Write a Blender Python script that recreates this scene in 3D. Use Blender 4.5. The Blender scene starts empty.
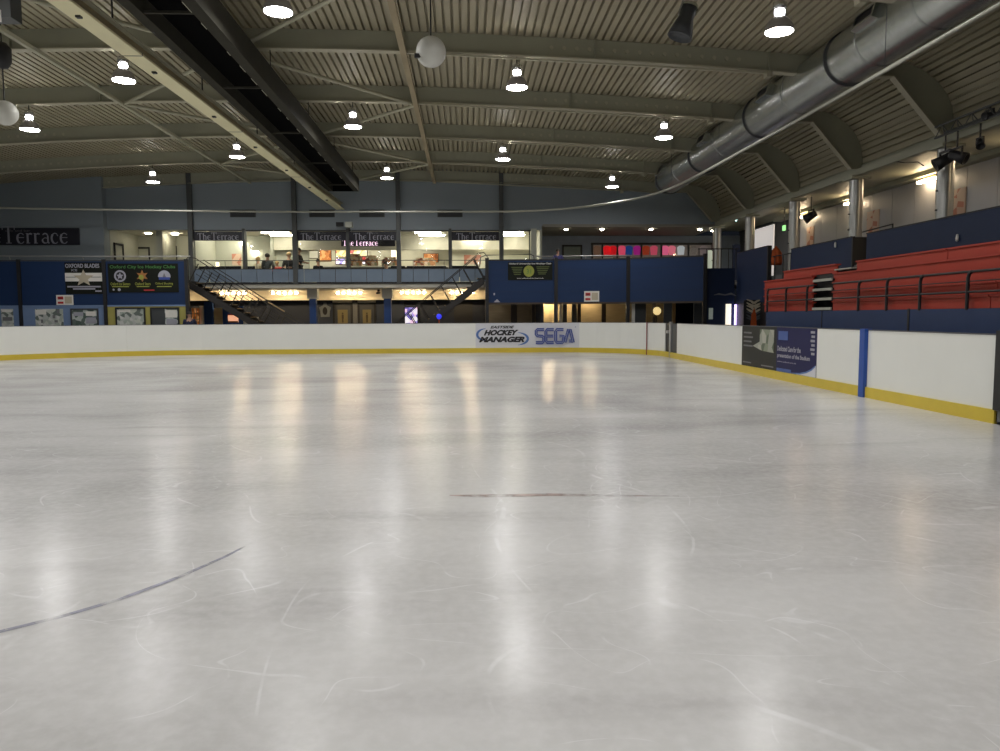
import bpy, bmesh, math, random
from mathutils import Vector, Matrix
R = random.Random(7)
scn = bpy.context.scene
C = scn.collection

# ------------------------------------------------------------------ camera
FPX, HC = 750.0, 1.5
_a = Vector((466 - 500, 375.5 - 316, FPX)).normalized()
_w = Vector((-.005, 1.0, 0)); _w.z = -(_a.x * _w.x + _a.y * _w.y) / _a.z; _w.normalize()
_x = _w.cross(_a)
if _x.x < 0: _x = -_x
cam = bpy.data.cameras.new('camera'); cam.sensor_width = 36; cam.lens = 36 * FPX / 1000
cam.clip_start = .05; cam.clip_end = 300
camo = bpy.data.objects.new('camera', cam); C.objects.link(camo)
_right = Vector((_x.x, _a.x, _w.x)); _up = Vector((_x.y, _a.y, _w.y)); _fw = Vector((_x.z, _a.z, _w.z))
camo.matrix_world = Matrix((( _right.x, _up.x, -_fw.x, 0), (_right.y, _up.y, -_fw.y, 0), (_right.z, _up.z, -_fw.z, HC), (0, 0, 0, 1)))
scn.camera = camo

# ------------------------------------------------------------------ world, exposure
wd = bpy.data.worlds.new('world'); scn.world = wd; wd.use_nodes = True
wd.node_tree.nodes['Background'].inputs[0].default_value = (.5, .6, .8, 1)
wd.node_tree.nodes['Background'].inputs[1].default_value = .012
vs = scn.view_settings
vs.view_transform = 'Standard'; vs.look = 'None'; vs.gamma = 1; vs.exposure = 0.0; vs.use_curve_mapping = False
scn.cycles.max_bounces = 8; scn.cycles.diffuse_bounces = 5; scn.cycles.glossy_bounces = 4
scn.cycles.transparent_max_bounces = 12; scn.cycles.caustics_reflective = False; scn.cycles.caustics_refractive = False
scn.cycles.sample_clamp_indirect = 4.0; scn.cycles.sample_clamp_direct = 0.0
LAMP, FLUO, WARM, DOWN = 188.0, 8.5, 24.0, 50.0     # lamp radiances

def P(x, y, **k):
    """the point of the place seen at a pixel, on the plane X=, Y= or Z="""
    d = _right * (x - 500) + _up * (375.5 - y) + _fw * FPX
    t = k['X'] / d.x if 'X' in k else k['Y'] / d.y if 'Y' in k else (k['Z'] - HC) / d.z
    return Vector((d.x * t, d.y * t, d.z * t + HC))

# ------------------------------------------------------------------ materials
def nodes(name):
    m = bpy.data.materials.new(name); m.use_nodes = True
    nt = m.node_tree; return m, nt, nt.nodes['Principled BSDF']
def mat(name, col, rough=.6, metal=0., var=.12, scale=3., bump=0., bscale=40., spec=.5, stretch=(1, 1, 1)):
    m, nt, b = nodes(name); N, L = nt.nodes, nt.links
    tc = N.new('ShaderNodeTexCoord'); mp = N.new('ShaderNodeMapping'); mp.inputs['Scale'].default_value = stretch
    L.new(tc.outputs['Object'], mp.inputs[0])
    n = N.new('ShaderNodeTexNoise'); n.inputs['Scale'].default_value = scale; n.inputs['Detail'].default_value = 4
    L.new(mp.outputs[0], n.inputs['Vector'])
    r = N.new('ShaderNodeMix'); r.data_type = 'RGBA'
    r.inputs[6].default_value = tuple(c * (1 - var) for c in col) + (1,)
    r.inputs[7].default_value = tuple(min(1, c * (1 + var)) for c in col) + (1,)
    L.new(n.outputs['Fac'], r.inputs[0]); L.new(r.outputs[2], b.inputs['Base Color'])
    b.inputs['Roughness'].default_value = rough; b.inputs['Metallic'].default_value = metal
    b.inputs['Specular IOR Level'].default_value = spec
    if bump:
        n2 = N.new('ShaderNodeTexNoise'); n2.inputs['Scale'].default_value = bscale; L.new(mp.outputs[0], n2.inputs['Vector'])
        bp = N.new('ShaderNodeBump'); bp.inputs['Strength'].default_value = bump; bp.inputs['Distance'].default_value = .02
        L.new(n2.outputs['Fac'], bp.inputs['Height']); L.new(bp.outputs[0], b.inputs['Normal'])
    return m
def emit(name, col, s, base=(.8, .8, .8)):
    m, nt, b = nodes(name)
    b.inputs['Base Color'].default_value = base + (1,)
    b.inputs['Emission Color'].default_value = tuple(col) + (1,); b.inputs['Emission Strength'].default_value = s
    return m
def glass(name, tint=(.9, .95, .95), refl=.08):
    m, nt, b = nodes(name); N, L = nt.nodes, nt.links
    t = N.new('ShaderNodeBsdfTransparent'); t.inputs[0].default_value = tint + (1,)
    g = N.new('ShaderNodeBsdfGlossy'); g.inputs['Roughness'].default_value = .03
    mx = N.new('ShaderNodeMixShader'); mx.inputs[0].default_value = refl
    L.new(t.outputs[0], mx.inputs[1]); L.new(g.outputs[0], mx.inputs[2]); L.new(mx.outputs[0], N['Material Output'].inputs[0])
    return m
def patchy(name, cols, scale=6., rough=.6, emission=0., stretch=(1, 1, 1)):
    """many small patches of a few colours (printed sheets, goods on shelves)"""
    m, nt, b = nodes(name); N, L = nt.nodes, nt.links
    tc = N.new('ShaderNodeTexCoord'); mp = N.new('ShaderNodeMapping'); mp.inputs['Scale'].default_value = stretch
    v = N.new('ShaderNodeTexVoronoi'); v.inputs['Scale'].default_value = scale
    L.new(tc.outputs['Object'], mp.inputs[0]); L.new(mp.outputs[0], v.inputs['Vector'])
    s = N.new('ShaderNodeSeparateColor'); L.new(v.outputs['Color'], s.inputs[0])
    r = N.new('ShaderNodeValToRGB'); r.color_ramp.interpolation = 'CONSTANT'
    e = r.color_ramp.elements
    while len(e) < len(cols): e.new(.5)
    for i, c in enumerate(cols): e[i].position = i / len(cols); e[i].color = tuple(c) + (1,)
    L.new(s.outputs[0], r.inputs[0]); L.new(r.outputs[0], b.inputs['Base Color']); b.inputs['Roughness'].default_value = rough
    if emission: L.new(r.outputs[0], b.inputs['Emission Color']); b.inputs['Emission Strength'].default_value = emission
    return m
def ice_material():
    m, nt, b = nodes('ice'); N, L = nt.nodes, nt.links
    tc = N.new('ShaderNodeTexCoord')
    def noise(scale, detail, rough=.55, st=(1, 1, 1), rot=0., dist=0.):
        mp = N.new('ShaderNodeMapping'); mp.inputs['Scale'].default_value = st; mp.inputs['Rotation'].default_value = (0, 0, rot)
        L.new(tc.outputs['Object'], mp.inputs[0])
        n = N.new('ShaderNodeTexNoise'); n.inputs['Scale'].default_value = scale; n.inputs['Detail'].default_value = detail
        n.inputs['Roughness'].default_value = rough; n.inputs['Distortion'].default_value = dist
        L.new(mp.outputs[0], n.inputs['Vector']); return n.outputs['Fac']
    def ramp(v, a, bb, lo=0., hi=1.):
        r = N.new('ShaderNodeMapRange'); r.inputs['From Min'].default_value = a; r.inputs['From Max'].default_value = bb
        r.inputs['To Min'].default_value = lo; r.inputs['To Max'].default_value = hi; r.interpolation_type = 'SMOOTHSTEP'; L.new(v, r.inputs['Value']); return r.outputs[0]
    def mix(f, c1, c2):
        x = N.new('ShaderNodeMix'); x.data_type = 'RGBA'
        for s, c in ((6, c1), (7, c2)):
            if isinstance(c, tuple): x.inputs[s].default_value = c + (1,)
            else: L.new(c, x.inputs[s])
        if isinstance(f, float): x.inputs[0].default_value = f
        else: L.new(f, x.inputs[0])
        return x.outputs[2]
    def math_(op, a, bb):
        x = N.new('ShaderNodeMath'); x.operation = op
        for i, v in enumerate((a, bb)):
            if isinstance(v, (int, float)): x.inputs[i].default_value = v
            else: L.new(v, x.inputs[i])
        return x.outputs[0]
    big = ramp(noise(.25, 4, .5, dist=.4), .3, .7)
    mid = ramp(noise(.6, 4, .5, (.7, 1.4, 1), .15, .3), .25, .75)
    col = mix(big, (.40, .395, .388), (.655, .65, .645))
    col = mix(math_('MULTIPLY', mid, .5), col, (.73, .727, .725))
    streak = ramp(noise(1.3, 4, .5, (.3, 1.6, 1), -.1, .2), .5, .8)
    col = mix(math_('MULTIPLY', streak, .62), col, (.40, .39, .39))
    fine = ramp(noise(14., 3, .6, (1, 1, 1)), .3, .75)
    col = mix(math_('MULTIPLY', fine, .22), col, (.8, .79, .8))
    # skate cuts: thin curved lines where a smooth noise crosses a level
    for sc, rot, lev, st in ((.5, .3, .5, (1, .5, 1)), (.8, 1.3, .47, (.5, 1, 1)), (1.1, 2.2, .54, (1, .6, 1)), (1.7, .9, .5, (.5, 1, 1))):
        n = noise(sc, 1.0, .4, st, rot, .5)
        d = math_('ABSOLUTE', math_('SUBTRACT', n, lev), 0)
        line = ramp(d, .0008, .0034, 1., 0.)
        gap = ramp(noise(1.4 + sc, 3, .6, rot=rot), .44, .6)
        col = mix(math_('MULTIPLY', math_('MULTIPLY', line, gap), .33), col, (.86, .86, .88))
    L.new(col, b.inputs['Base Color'])
    rr = math_('ADD', ramp(noise(.5, 3, .5, rot=.7), .3, .7, .20, .25), ramp(fine, 0, 1, 0, .02))
    L.new(rr, b.inputs['Roughness']); b.inputs['IOR'].default_value = 1.31; b.inputs['Specular IOR Level'].default_value = .27
    bp = N.new('ShaderNodeBump'); bp.inputs['Strength'].default_value = .06; bp.inputs['Distance'].default_value = .02
    L.new(noise(4., 2, .5), bp.inputs['Height']); L.new(bp.outputs[0], b.inputs['Normal'])
    return m

M = {}
M['ice'] = ice_material()
M['concrete'] = mat('concrete', (.11, .11, .11), .8, bump=.2)
M['deck'] = mat('roof_deck_paint', (.36, .325, .225), .5, var=.1, scale=1.2)
M['beam'] = mat('beam_paint', (.35, .35, .265), .5, var=.12, scale=1.5)
M['flange'] = mat('flange_paint', (.43, .41, .305), .5, var=.12, scale=2)
M['brace'] = mat('brace_paint', (.40, .39, .285), .5, var=.1)
M['rust'] = mat('rusty_paint', (.33, .27, .165), .6, var=.3, scale=2, stretch=(1, .5, 1))
M['yellow_beam'] = mat('cream_beam_paint', (.74, .69, .43), .5, var=.1, scale=1.5)
M['duct_dark'] = mat('dark_duct_steel', (.045, .043, .034), .75, 0, var=.2, spec=.05)
M['duct_black'] = mat('duct_black', (.006, .006, .006), .9, spec=0.)
M['galv'] = mat('galvanised_spiral_steel', (.60, .63, .61), .25, .9, var=.12, scale=4, bump=.25, bscale=9, stretch=(.2, 7, .2))
M['black'] = mat('black_paint', (.012, .012, .014), .5)
M['black_rubber'] = mat('black_rubber', (.02, .02, .02), .6)
M['dark_grey'] = mat('dark_grey_paint', (.05, .055, .06), .5)
M['post_grey'] = mat('post_grey_paint', (.075, .08, .08), .5)
M['rail_grey'] = mat('rail_grey_steel', (.5, .5, .5), .35, .7)
M['wall_blue'] = mat('grey_blue_cladding', (.25, .29, .32), .6, var=.07, scale=.6)
M['wall_white'] = mat('pale_interior_paint', (.62, .61, .52), .7, var=.05)
M['wall_green'] = mat('pale_green_paint', (.43, .44, .38), .7, var=.05)
M['ceil_white'] = mat('pale_ceiling', (.55, .53, .45), .7)
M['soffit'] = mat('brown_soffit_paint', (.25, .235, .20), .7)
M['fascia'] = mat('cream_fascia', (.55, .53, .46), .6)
M['bulkhead'] = mat('cream_bulkhead', (.82, .74, .58), .6)
M['navy'] = mat('dark_navy_wall', (.011, .017, .034), .6)
M['blue'] = mat('royal_blue_panel', (.012, .032, .095), .5, var=.12, spec=.25, scale=1.2, stretch=(.3, .3, 3))
M['blue_col'] = mat('blue_column_paint', (.015, .06, .22), .45)
M['blue_dark'] = mat('deep_blue_panel', (.018, .030, .072), .55, var=.1, spec=.25)
M['blue_low'] = mat('deep_blue_hoarding', (.024, .045, .115), .5, var=.12, spec=.3)
M['blue_post'] = mat('bright_blue_paint', (.015, .075, .36), .4)
M['pale_blue'] = mat('pale_blue_panel', (.17, .25, .42), .5, var=.08)
M['bal_blue'] = mat('grey_blue_balustrade', (.19, .25, .33), .35, var=.08)
M['mustard'] = mat('mustard_panel', (.38, .34, .09), .6)
M['red'] = mat('red_seating', (.33, .036, .021), .5, spec=.3, var=.12, scale=1.5)
M['board'] = mat('white_board', (.84, .85, .81), .32, var=.03, scale=2, spec=.5)
M['kick'] = mat('yellow_kick_strip', (.66, .50, .05), .35, var=.12, scale=3)
M['cap'] = mat('board_cap', (.1, .1, .11), .5)
M['ad_white'] = mat('lavender_white_print', (.70, .71, .76), .35, var=.02)
M['logo_blue'] = mat('logo_blue', (.04, .07, .30), .4)
M['logo_black'] = mat('logo_black', (.015, .015, .02), .4)
M['logo_mid'] = mat('logo_mid_blue', (.10, .20, .48), .4)
M['ad_dark'] = mat('dark_grey_print', (.02, .022, .019), .5, spec=.3)
M['ad_blue'] = mat('violet_blue_print', (.018, .019, .085), .5, spec=.2, var=.15, scale=2)
M['ad_blue2'] = mat('mid_blue_print', (.05, .11, .36), .35)
M['print_grey'] = mat('grey_lettering', (.36, .36, .42), .5)
M['print_white'] = mat('white_lettering', (.75, .75, .72), .5)
M['print_dim'] = mat('dim_grey_lettering', (.17, .17, .18), .5)
M['print_green'] = mat('green_lettering', (.05, .19, .04), .5)
M['print_yellow'] = mat('yellow_green_lettering', (.30, .33, .05), .5)
M['print_yellow_dim'] = mat('olive_lettering', (.10, .13, .03), .5)
M['print_orange'] = mat('orange_print', (.36, .15, .04), .5)
M['print_red'] = mat('red_print', (.45, .03, .03), .5)
M['sign_back'] = mat('dark_sign_board', (.012, .012, .022), .5)
M['banner_black'] = mat('black_banner', (.008, .010, .007), .6, spec=.2)
M['paper'] = patchy('printed_paper', [(.55, .58, .52), (.4, .45, .4), (.62, .62, .6), (.14, .17, .15), (.5, .52, .5)], 7)
M['paper2'] = patchy('printed_paper_dark', [(.45, .5, .48), (.08, .12, .10), (.5, .55, .53), (.12, .16, .14)], 5)
M['wood'] = mat('plywood', (.50, .38, .22), .6, var=.2, scale=2, stretch=(1, 1, 6))
M['wood_dark'] = mat('dark_wood', (.05, .032, .02), .6)
M['steel'] = mat('brushed_steel_panel', (.50, .50, .52), .42, .4, var=.06, scale=2)
M['col_steel'] = mat('silver_column', (.42, .42, .40), .32, .7, var=.08)
M['globe'] = mat('white_globe_plastic', (.58, .58, .53), .5, var=.05)
M['chrome'] = mat('gear_housing', (.7, .7, .7), .2, .9)
M['stair'] = mat('stair_black_steel', (.025, .022, .02), .5)
M['nosing'] = mat('pale_nosing', (.42, .42, .36), .6)
M['brass_rail'] = mat('worn_brass_rail', (.5, .36, .2), .35, .7)
M['orange'] = mat('orange_fabric', (.42, .075, .012), .8)
M['skin'] = mat('skin', (.45, .26, .18), .6, var=.05)
M['hair_dark'] = mat('dark_hair', (.02, .014, .01), .6)
M['hair_blond'] = mat('blond_hair', (.32, .21, .09), .6)
M['cloth_black'] = mat('black_cloth', (.018, .018, .022), .9)
M['cloth_grey'] = mat('grey_cloth', (.09, .10, .11), .9)
M['cloth_cream'] = mat('cream_cloth', (.5, .44, .33), .9)
M['cloth_red'] = mat('red_cloth', (.35, .03, .03), .9)
M['cloth_navy'] = mat('navy_cloth', (.02, .025, .06), .9)
M['cloth_blue'] = mat('violet_cloth', (.05, .05, .16), .9)
def faded(name, col, amt):
    m, nt, b = nodes(name); N, L = nt.nodes, nt.links
    t = N.new('ShaderNodeBsdfTransparent'); mx = N.new('ShaderNodeMixShader'); tc = N.new('ShaderNodeTexCoord'); n = N.new('ShaderNodeTexNoise')
    n.inputs['Scale'].default_value = 5; n.inputs['Detail'].default_value = 6; L.new(tc.outputs['Object'], n.inputs['Vector'])
    r = N.new('ShaderNodeMapRange'); r.inputs['From Min'].default_value = .3; r.inputs['From Max'].default_value = .68; r.inputs['To Max'].default_value = amt; L.new(n.outputs['Fac'], r.inputs['Value'])
    L.new(r.outputs[0], mx.inputs[0]); b.inputs['Base Color'].default_value = col + (1,); b.inputs['Roughness'].default_value = .3
    L.new(t.outputs[0], mx.inputs[1]); L.new(b.outputs[0], mx.inputs[2]); L.new(mx.outputs[0], N['Material Output'].inputs[0]); return m
M['line_blue'] = faded('faded_blue_line', (.26, .26, .36), .95)
M['line_red'] = faded('faded_red_line', (.42, .30, .27), .9)
M['glass'] = glass('window_glass', (.93, .95, .93), .05)
M['glass_dark'] = glass('tinted_glass', (.45, .42, .36), .08)
M['lens'] = emit('lamp_lens', (1., .985, .965), LAMP)
M['gear_glow'] = patchy('gear_glow', [(1., .97, .95), (.06, .06, .07), (1., .97, .95)], 16, emission=45.)
M['fluo'] = emit('fluorescent_tube', (1., .93, .74), FLUO * 3.4)
M['spot_warm'] = emit('warm_spot_bulb', (1., .74, .42), WARM * 3)
M['downlight'] = emit('downlight_glow', (1., .88, .65), DOWN)
M['neon_pink'] = emit('pink_lit_letters', (1., .62, .85), 1.6)
M['neon_violet'] = emit('violet_tube', (.55, .42, 1.), 3.)
M['neon_white'] = emit('white_lit_panel', (1., .85, .6), 1.6)
M['blue_glow'] = emit('blue_lamp', (.04, .05, .9), .9, (.02, .02, .3))
M['yellow_glow'] = emit('yellow_lamp', (1., .72, .25), .75)
M['green_glow'] = emit('green_exit', (.35, 1., .3), 1.0)
M['vending'] = patchy('backlit_print', [(.9, .85, 1.), (.35, .3, .75), (.95, .6, .85), (.15, .12, .4), (1., .95, 1.)], 5, emission=.9)
M['orange_lit'] = patchy('orange_backlit', [(.6, .2, .05), (.8, .4, .15), (.3, .08, .02)], 6, emission=.3)
M['menu'] = patchy('menu_board_print', [(.8, .72, .45), (.85, .8, .65), (.55, .12, .12), (.75, .6, .2), (.9, .85, .8)], 4, emission=.35)
M['foods'] = patchy('packets_and_food', [(.5, .25, .12), (.6, .5, .35), (.25, .08, .06), (.65, .55, .5), (.3, .3, .2)], 9)
M['white_plain'] = mat('white_plain', (.75, .73, .68), .5)
M['poster_pink'] = patchy('pinkish_poster_print', [(.6, .42, .33), (.5, .2, .14), (.65, .5, .4)], 3)

# ------------------------------------------------------------------ building helpers
class MB:
    def __init__(s): s.v = []; s.f = []; s.m = []; s.k = 0; s.smooth = set()
    def add(s, vs_, fs, sm=False):
        o = len(s.v); s.v += [Vector(v) for v in vs_]
        for f in fs:
            if sm: s.smooth.add(len(s.f))
            s.f.append([i + o for i in f]); s.m.append(s.k)
        return s
    def box(s, x0, x1, y0, y1, z0, z1):
        return s.add([(x0, y0, z0), (x1, y0, z0), (x1, y1, z0), (x0, y1, z0), (x0, y0, z1), (x1, y0, z1), (x1, y1, z1), (x0, y1, z1)],
                     [(0, 3, 2, 1), (4, 5, 6, 7), (0, 1, 5, 4), (1, 2, 6, 5), (2, 3, 7, 6), (3, 0, 4, 7)])
    def bar(s, a, b, w, h, up=(0, 0, 1)):
        a, b = Vector(a), Vector(b); d = (b - a).normalized(); u = Vector(up)
        r = d.cross(u)
        if r.length < 1e-4: r = d.cross(Vector((1, 0, 0)))
        r.normalize(); u = r.cross(d).normalized(); r = r * w / 2; u = u * h / 2
        return s.add([a - r - u, a + r - u, a + r + u, a - r + u, b - r - u, b + r - u, b + r + u, b - r + u],
                     [(0, 3, 2, 1), (4, 5, 6, 7), (0, 1, 5, 4), (1, 2, 6, 5), (2, 3, 7, 6), (3, 0, 4, 7)])
    def tube(s, pts, r, n=8, caps=True):
        pts = [Vector(p) for p in pts]; rs = r if isinstance(r, (list, tuple)) else [r] * len(pts); vv = []
        ref = None
        for i, p in enumerate(pts):
            d = (pts[min(i + 1, len(pts) - 1)] - pts[max(i - 1, 0)]).normalized()
            if ref is None: ref = Vector((0, 0, 1)) if abs(d.z) < .9 else Vector((1, 0, 0))
            a = d.cross(ref).normalized(); b = d.cross(a).normalized(); ref = -b if False else ref
            for k in range(n):
                t = 2 * math.pi * k / n; vv.append(p + a * math.cos(t) * rs[i] + b * math.sin(t) * rs[i])
        fs = [(i * n + k, i * n + (k + 1) % n, (i + 1) * n + (k + 1) % n, (i + 1) * n + k) for i in range(len(pts) - 1) for k in range(n)]
        s.add(vv, fs, True)
        if caps: s.add([vv[k] for k in range(n)], [tuple(range(n))]); s.add([vv[-n + k] for k in range(n)], [tuple(reversed(range(n)))])
        return s
    def lathe(s, prof, c=(0, 0, 0), n=24, M4=None, sm=True):
        c = Vector(c); vv = []
        for (r, z) in prof:
            for k in range(n):
                t = 2 * math.pi * k / n; p = Vector((r * math.cos(t), r * math.sin(t), z))
                if M4 is not None: p = M4 @ p
                vv.append(p + c)
        return s.add(vv, [(i * n + k, i * n + (k + 1) % n, (i + 1) * n + (k + 1) % n, (i + 1) * n + k) for i in range(len(prof) - 1) for k in range(n)], sm)
    def prism(s, poly, y0, y1):
        """polygon in x,z extruded along y"""
        n = len(poly)
        return s.add([(x, y0, z) for x, z in poly] + [(x, y1, z) for x, z in poly],
                     [tuple(range(n)), tuple(reversed(range(n, 2 * n)))] + [(k, (k + 1) % n, n + (k + 1) % n, n + k) for k in range(n)])
    def build(s, name, m, parent=None, origin=None):
        me = bpy.data.meshes.new(name)
        base = Vector(parent['_at']) if parent is not None and '_at' in parent else Vector((0, 0, 0))
        org = Vector(origin) if origin is not None else base if parent is not None else s.foot()
        me.from_pydata([tuple(v - org) for v in s.v], [], s.f)
        for mm in (m if isinstance(m, (list, tuple)) else [m]): me.materials.append(mm)
        for i, p in enumerate(me.polygons): p.material_index = s.m[i]; p.use_smooth = i in s.smooth
        bm = bmesh.new(); bm.from_mesh(me); bmesh.ops.recalc_face_normals(bm, faces=bm.faces); bm.to_mesh(me); bm.free()
        o = bpy.data.objects.new(name, me); C.objects.link(o)
        o['_at'] = tuple(org)
        o.location = org - base if parent is not None else org
        if parent is not None: o.parent = parent
        return o
    def foot(s):
        lo = [min(v[i] for v in s.v) for i in range(3)]; hi = [max(v[i] for v in s.v) for i in range(3)]
        return Vector(((lo[0] + hi[0]) / 2, (lo[1] + hi[1]) / 2, lo[2]))
def tag(o, label, cat, group=None):
    o['label'] = label; o['category'] = cat
    if group: o['group'] = group
    return o
def struct(o, label=None):
    o['kind'] = 'structure'
    if label: o['label'] = label
    return o
def thing(name, label, cat, loc, group=None):
    o = bpy.data.objects.new(name, None); C.objects.link(o); o.empty_display_size = .1
    o.location = loc; o['_at'] = tuple(loc); return tag(o, label, cat, group)
def box(x0, x1, y0, y1, z0, z1): return MB().box(x0, x1, y0, y1, z0, z1)
def dup(root, off, label, group=None):
    r = root.copy(); C.objects.link(r); r.location = root.location + Vector(off); r['label'] = label
    if group: r['group'] = group
    for ch in root.children:
        c = ch.copy(); C.objects.link(c); c.parent = r
        for g in ch.children:
            d = g.copy(); C.objects.link(d); d.parent = c
    return r

class Frame:
    """a flat face: origin, u (reading direction), v (up), n (towards the viewer)"""
    def __init__(s, o, u, v=(0, 0, 1)):
        s.o = Vector(o); s.u = Vector(u).normalized(); s.v = Vector(v).normalized(); s.n = s.u.cross(s.v).normalized()
    def p(s, a, b, d=0.): return s.o + s.u * a + s.v * b + s.n * d
    def rect(s, a0, a1, b0, b1, d0=0., d1=.01, mb=None):
        mb = mb or MB(); q = [(a0, b0), (a1, b0), (a1, b1), (a0, b1)]
        return s.poly(q, d0, d1, mb)
    def poly(s, q, d0=0., d1=.01, mb=None):
        mb = mb or MB(); n = len(q)
        return mb.add([s.p(a, b, d0) for a, b in q] + [s.p(a, b, d1) for a, b in q],
                      [tuple(reversed(range(n))), tuple(range(n, 2 * n))] + [(k, (k + 1) % n, n + (k + 1) % n, n + k) for k in range(n)])
    def ribbon(s, pts, w, d=.012, mb=None):
        mb = mb or MB(); pts = [Vector((a, b)) for a, b in pts]; n = len(pts)
        ws = w if isinstance(w, (list, tuple)) else [w] * n; vv = []
        for i, p in enumerate(pts):
            t = (pts[min(i + 1, n - 1)] - pts[max(i - 1, 0)]).normalized(); nn = Vector((-t.y, t.x)) * ws[i] / 2
            vv += [s.p(*(p + nn), d), s.p(*(p - nn), d)]
        return mb.add(vv, [(2 * i, 2 * i + 1, 2 * i + 3, 2 * i + 2) for i in range(n - 1)])
    def disc(s, a, b, r, d=.012, mb=None, n=20, ry=None):
        mb = mb or MB(); ry = ry or r
        return mb.add([s.p(a + r * math.cos(2 * math.pi * k / n), b + ry * math.sin(2 * math.pi * k / n), d) for k in range(n)], [tuple(range(n))])
_tc = {}
def glyphs(s, shear=0., bold=0.):
    k = (s, shear, bold)
    if k not in _tc:
        cu = bpy.data.curves.new('lettering', 'FONT'); cu.body = s; cu.shear = shear; cu.offset = bold; cu.resolution_u = 3; cu.size = 1
        ob = bpy.data.objects.new('lettering', cu); C.objects.link(ob)
        dg = bpy.context.evaluated_depsgraph_get(); dg.update()
        me = bpy.data.meshes.new_from_object(ob.evaluated_get(dg))
        vv = [v.co.copy() for v in me.vertices]; ff = [list(p.vertices) for p in me.polygons]
        bpy.data.objects.remove(ob); bpy.data.curves.remove(cu); bpy.data.meshes.remove(me)
        x0 = min(v.x for v in vv); x1 = max(v.x for v in vv); y0 = min(v.y for v in vv); y1 = max(v.y for v in vv)
        _tc[k] = ([((v.x - x0) / (x1 - x0), (v.y - y0) / (y1 - y0)) for v in vv], ff)
    return _tc[k]
def write(fr, s, a, b, w, h, m, parent, shear=0., bold=0., d=.014, name='lettering'):
    vv, ff = glyphs(s, shear, bold); mb = MB()
    mb.add([fr.p(a + x * w, b + y * h, d) for x, y in vv], ff)
    return mb.build(name, m, parent)

# serif letters for the terrace signs, drawn as ribbons on a 1-high cap grid
def serif(fr, word, a, b, h, m, parent, d=.014):
    mb = MB(); T = .13; t = .05
    def arc(cx, cy, rx, ry, a0, a1, n=12): return [(cx + rx * math.cos(math.radians(a0 + (a1 - a0) * i / n)), cy + ry * math.sin(math.radians(a0 + (a1 - a0) * i / n))) for i in range(n + 1)]
    def G(ch):
        xh = .66
        if ch == 'T': return [([(.36, 0), (.36, 1)], T), ([(.0, .97), (.72, .97)], t), ([(.02, .78), (.02, 1)], t), ([(.70, .78), (.70, 1)], t), ([(.2, .02), (.52, .02)], t)], .76
        if ch == 'h': return [([(.1, 0), (.1, 1)], T), ([(-.0, .02), (.22, .02)], t), ([(0, .98), (.1, .98)], t), (arc(.28, .45, .18, .2, 170, 10), [t] * 5 + [.1] * 8), ([(.46, .5), (.46, 0)], T), ([(.35, .02), (.58, .02)], t)], .62
        if ch == 'e': return [(arc(.28, .33, .23, .33, -40, -320, 20), [t] * 6 + [T] * 8 + [t] * 7), ([(.07, .38), (.48, .38)], t)], .56
        if ch == 'r': return [([(.1, 0), (.1, xh)], T), ([(0, .02), (.25, .02)], t), ([(.0, xh - .02), (.1, xh - .02)], t), (arc(.28, .43, .16, .2, 160, 50), [t] * 6 + [.1] * 7)], .44
        if ch == 'a': return [(arc(.24, .46, .17, .18, 150, 0), [.08] * 13), ([(.41, .46), (.41, .06), (.5, .02)], .11), (arc(.25, .19, .19, .17, 60, 360, 14), [t] * 5 + [.1] * 5 + [t] * 5)], .54
        if ch == 'c': return [(arc(.28, .33, .22, .33, -45, -310, 18), [t] * 5 + [T] * 8 + [t] * 6), ([(.42, .5), (.46, .54)], .1)], .54
        return [], .3
    x = 0.
    for i, ch in enumerate(word):
        k = 1.0 if ch != 'T' or i == 0 else 1.12
        st, adv = G(ch)
        for pts, w in st:
            ww = [q * h for q in w] if isinstance(w, list) else w * h
            fr.ribbon([(a + (x + px_ * k) * h, b + py_ * h * k) for px_, py_ in pts], ww, d, mb)
        x += adv * k + .05
    return mb.build('lettering', m, parent), x * h

# ------------------------------------------------------------------ the ice and the ground
XR, XL, YF, YN = 7.17, -19.0, 30.65, -14.0
def rink_path():
    pts = [(XL, YN)]
    def arc(cx, cy, r, a0, a1, n):
        for i in range(n + 1):
            t = math.radians(a0 + (a1 - a0) * i / n); pts.append((cx + r * math.cos(t), cy + r * math.sin(t)))
    arc(-9.5, YF - 9.5, 9.5, 180, 90, 16)
    arc(XR - 4, YF - 4, 4, 90, 0, 12)
    pts.append((XR, YN)); return pts
PATH = rink_path()
CUM = [0.]
for p, q in zip(PATH, PATH[1:]): CUM.append(CUM[-1] + math.hypot(q[0] - p[0], q[1] - p[1]))
def path_at(s):
    for i in range(len(CUM) - 1):
        if s <= CUM[i + 1] or i == len(CUM) - 2:
            t = (s - CUM[i]) / (CUM[i + 1] - CUM[i]); p, q = PATH[i], PATH[i + 1]
            return Vector((p[0] + (q[0] - p[0]) * t, p[1] + (q[1] - p[1]) * t))
def s_of(x=None, y=None, side='far'):
    best = None
    n = 4000
    for i in range(n + 1):
        s = CUM[-1] * i / n; p = path_at(s)
        if side == 'far' and p.y < 20: continue
        if side == 'right' and p.x < 6: continue
        if side == 'left' and p.x > -8: continue
        e = abs(p.x - x) if x is not None else abs(p.y - y)
        if best is None or e < best[0]: best = (e, s)
    return best[1]
ice = MB(); n = len(PATH)
ice.add([(x, y, -.03) for x, y in PATH] + [(x, y, 0) for x, y in PATH],
        [tuple(range(n)), tuple(reversed(range(n, 2 * n)))] + [(k, (k + 1) % n, n + (k + 1) % n, n + k) for k in range(n)])
ice_o = struct(ice.build('floor', M['ice'], origin=(0, 0, 0)), 'grey white ice sheet with skate scratches')
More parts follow.
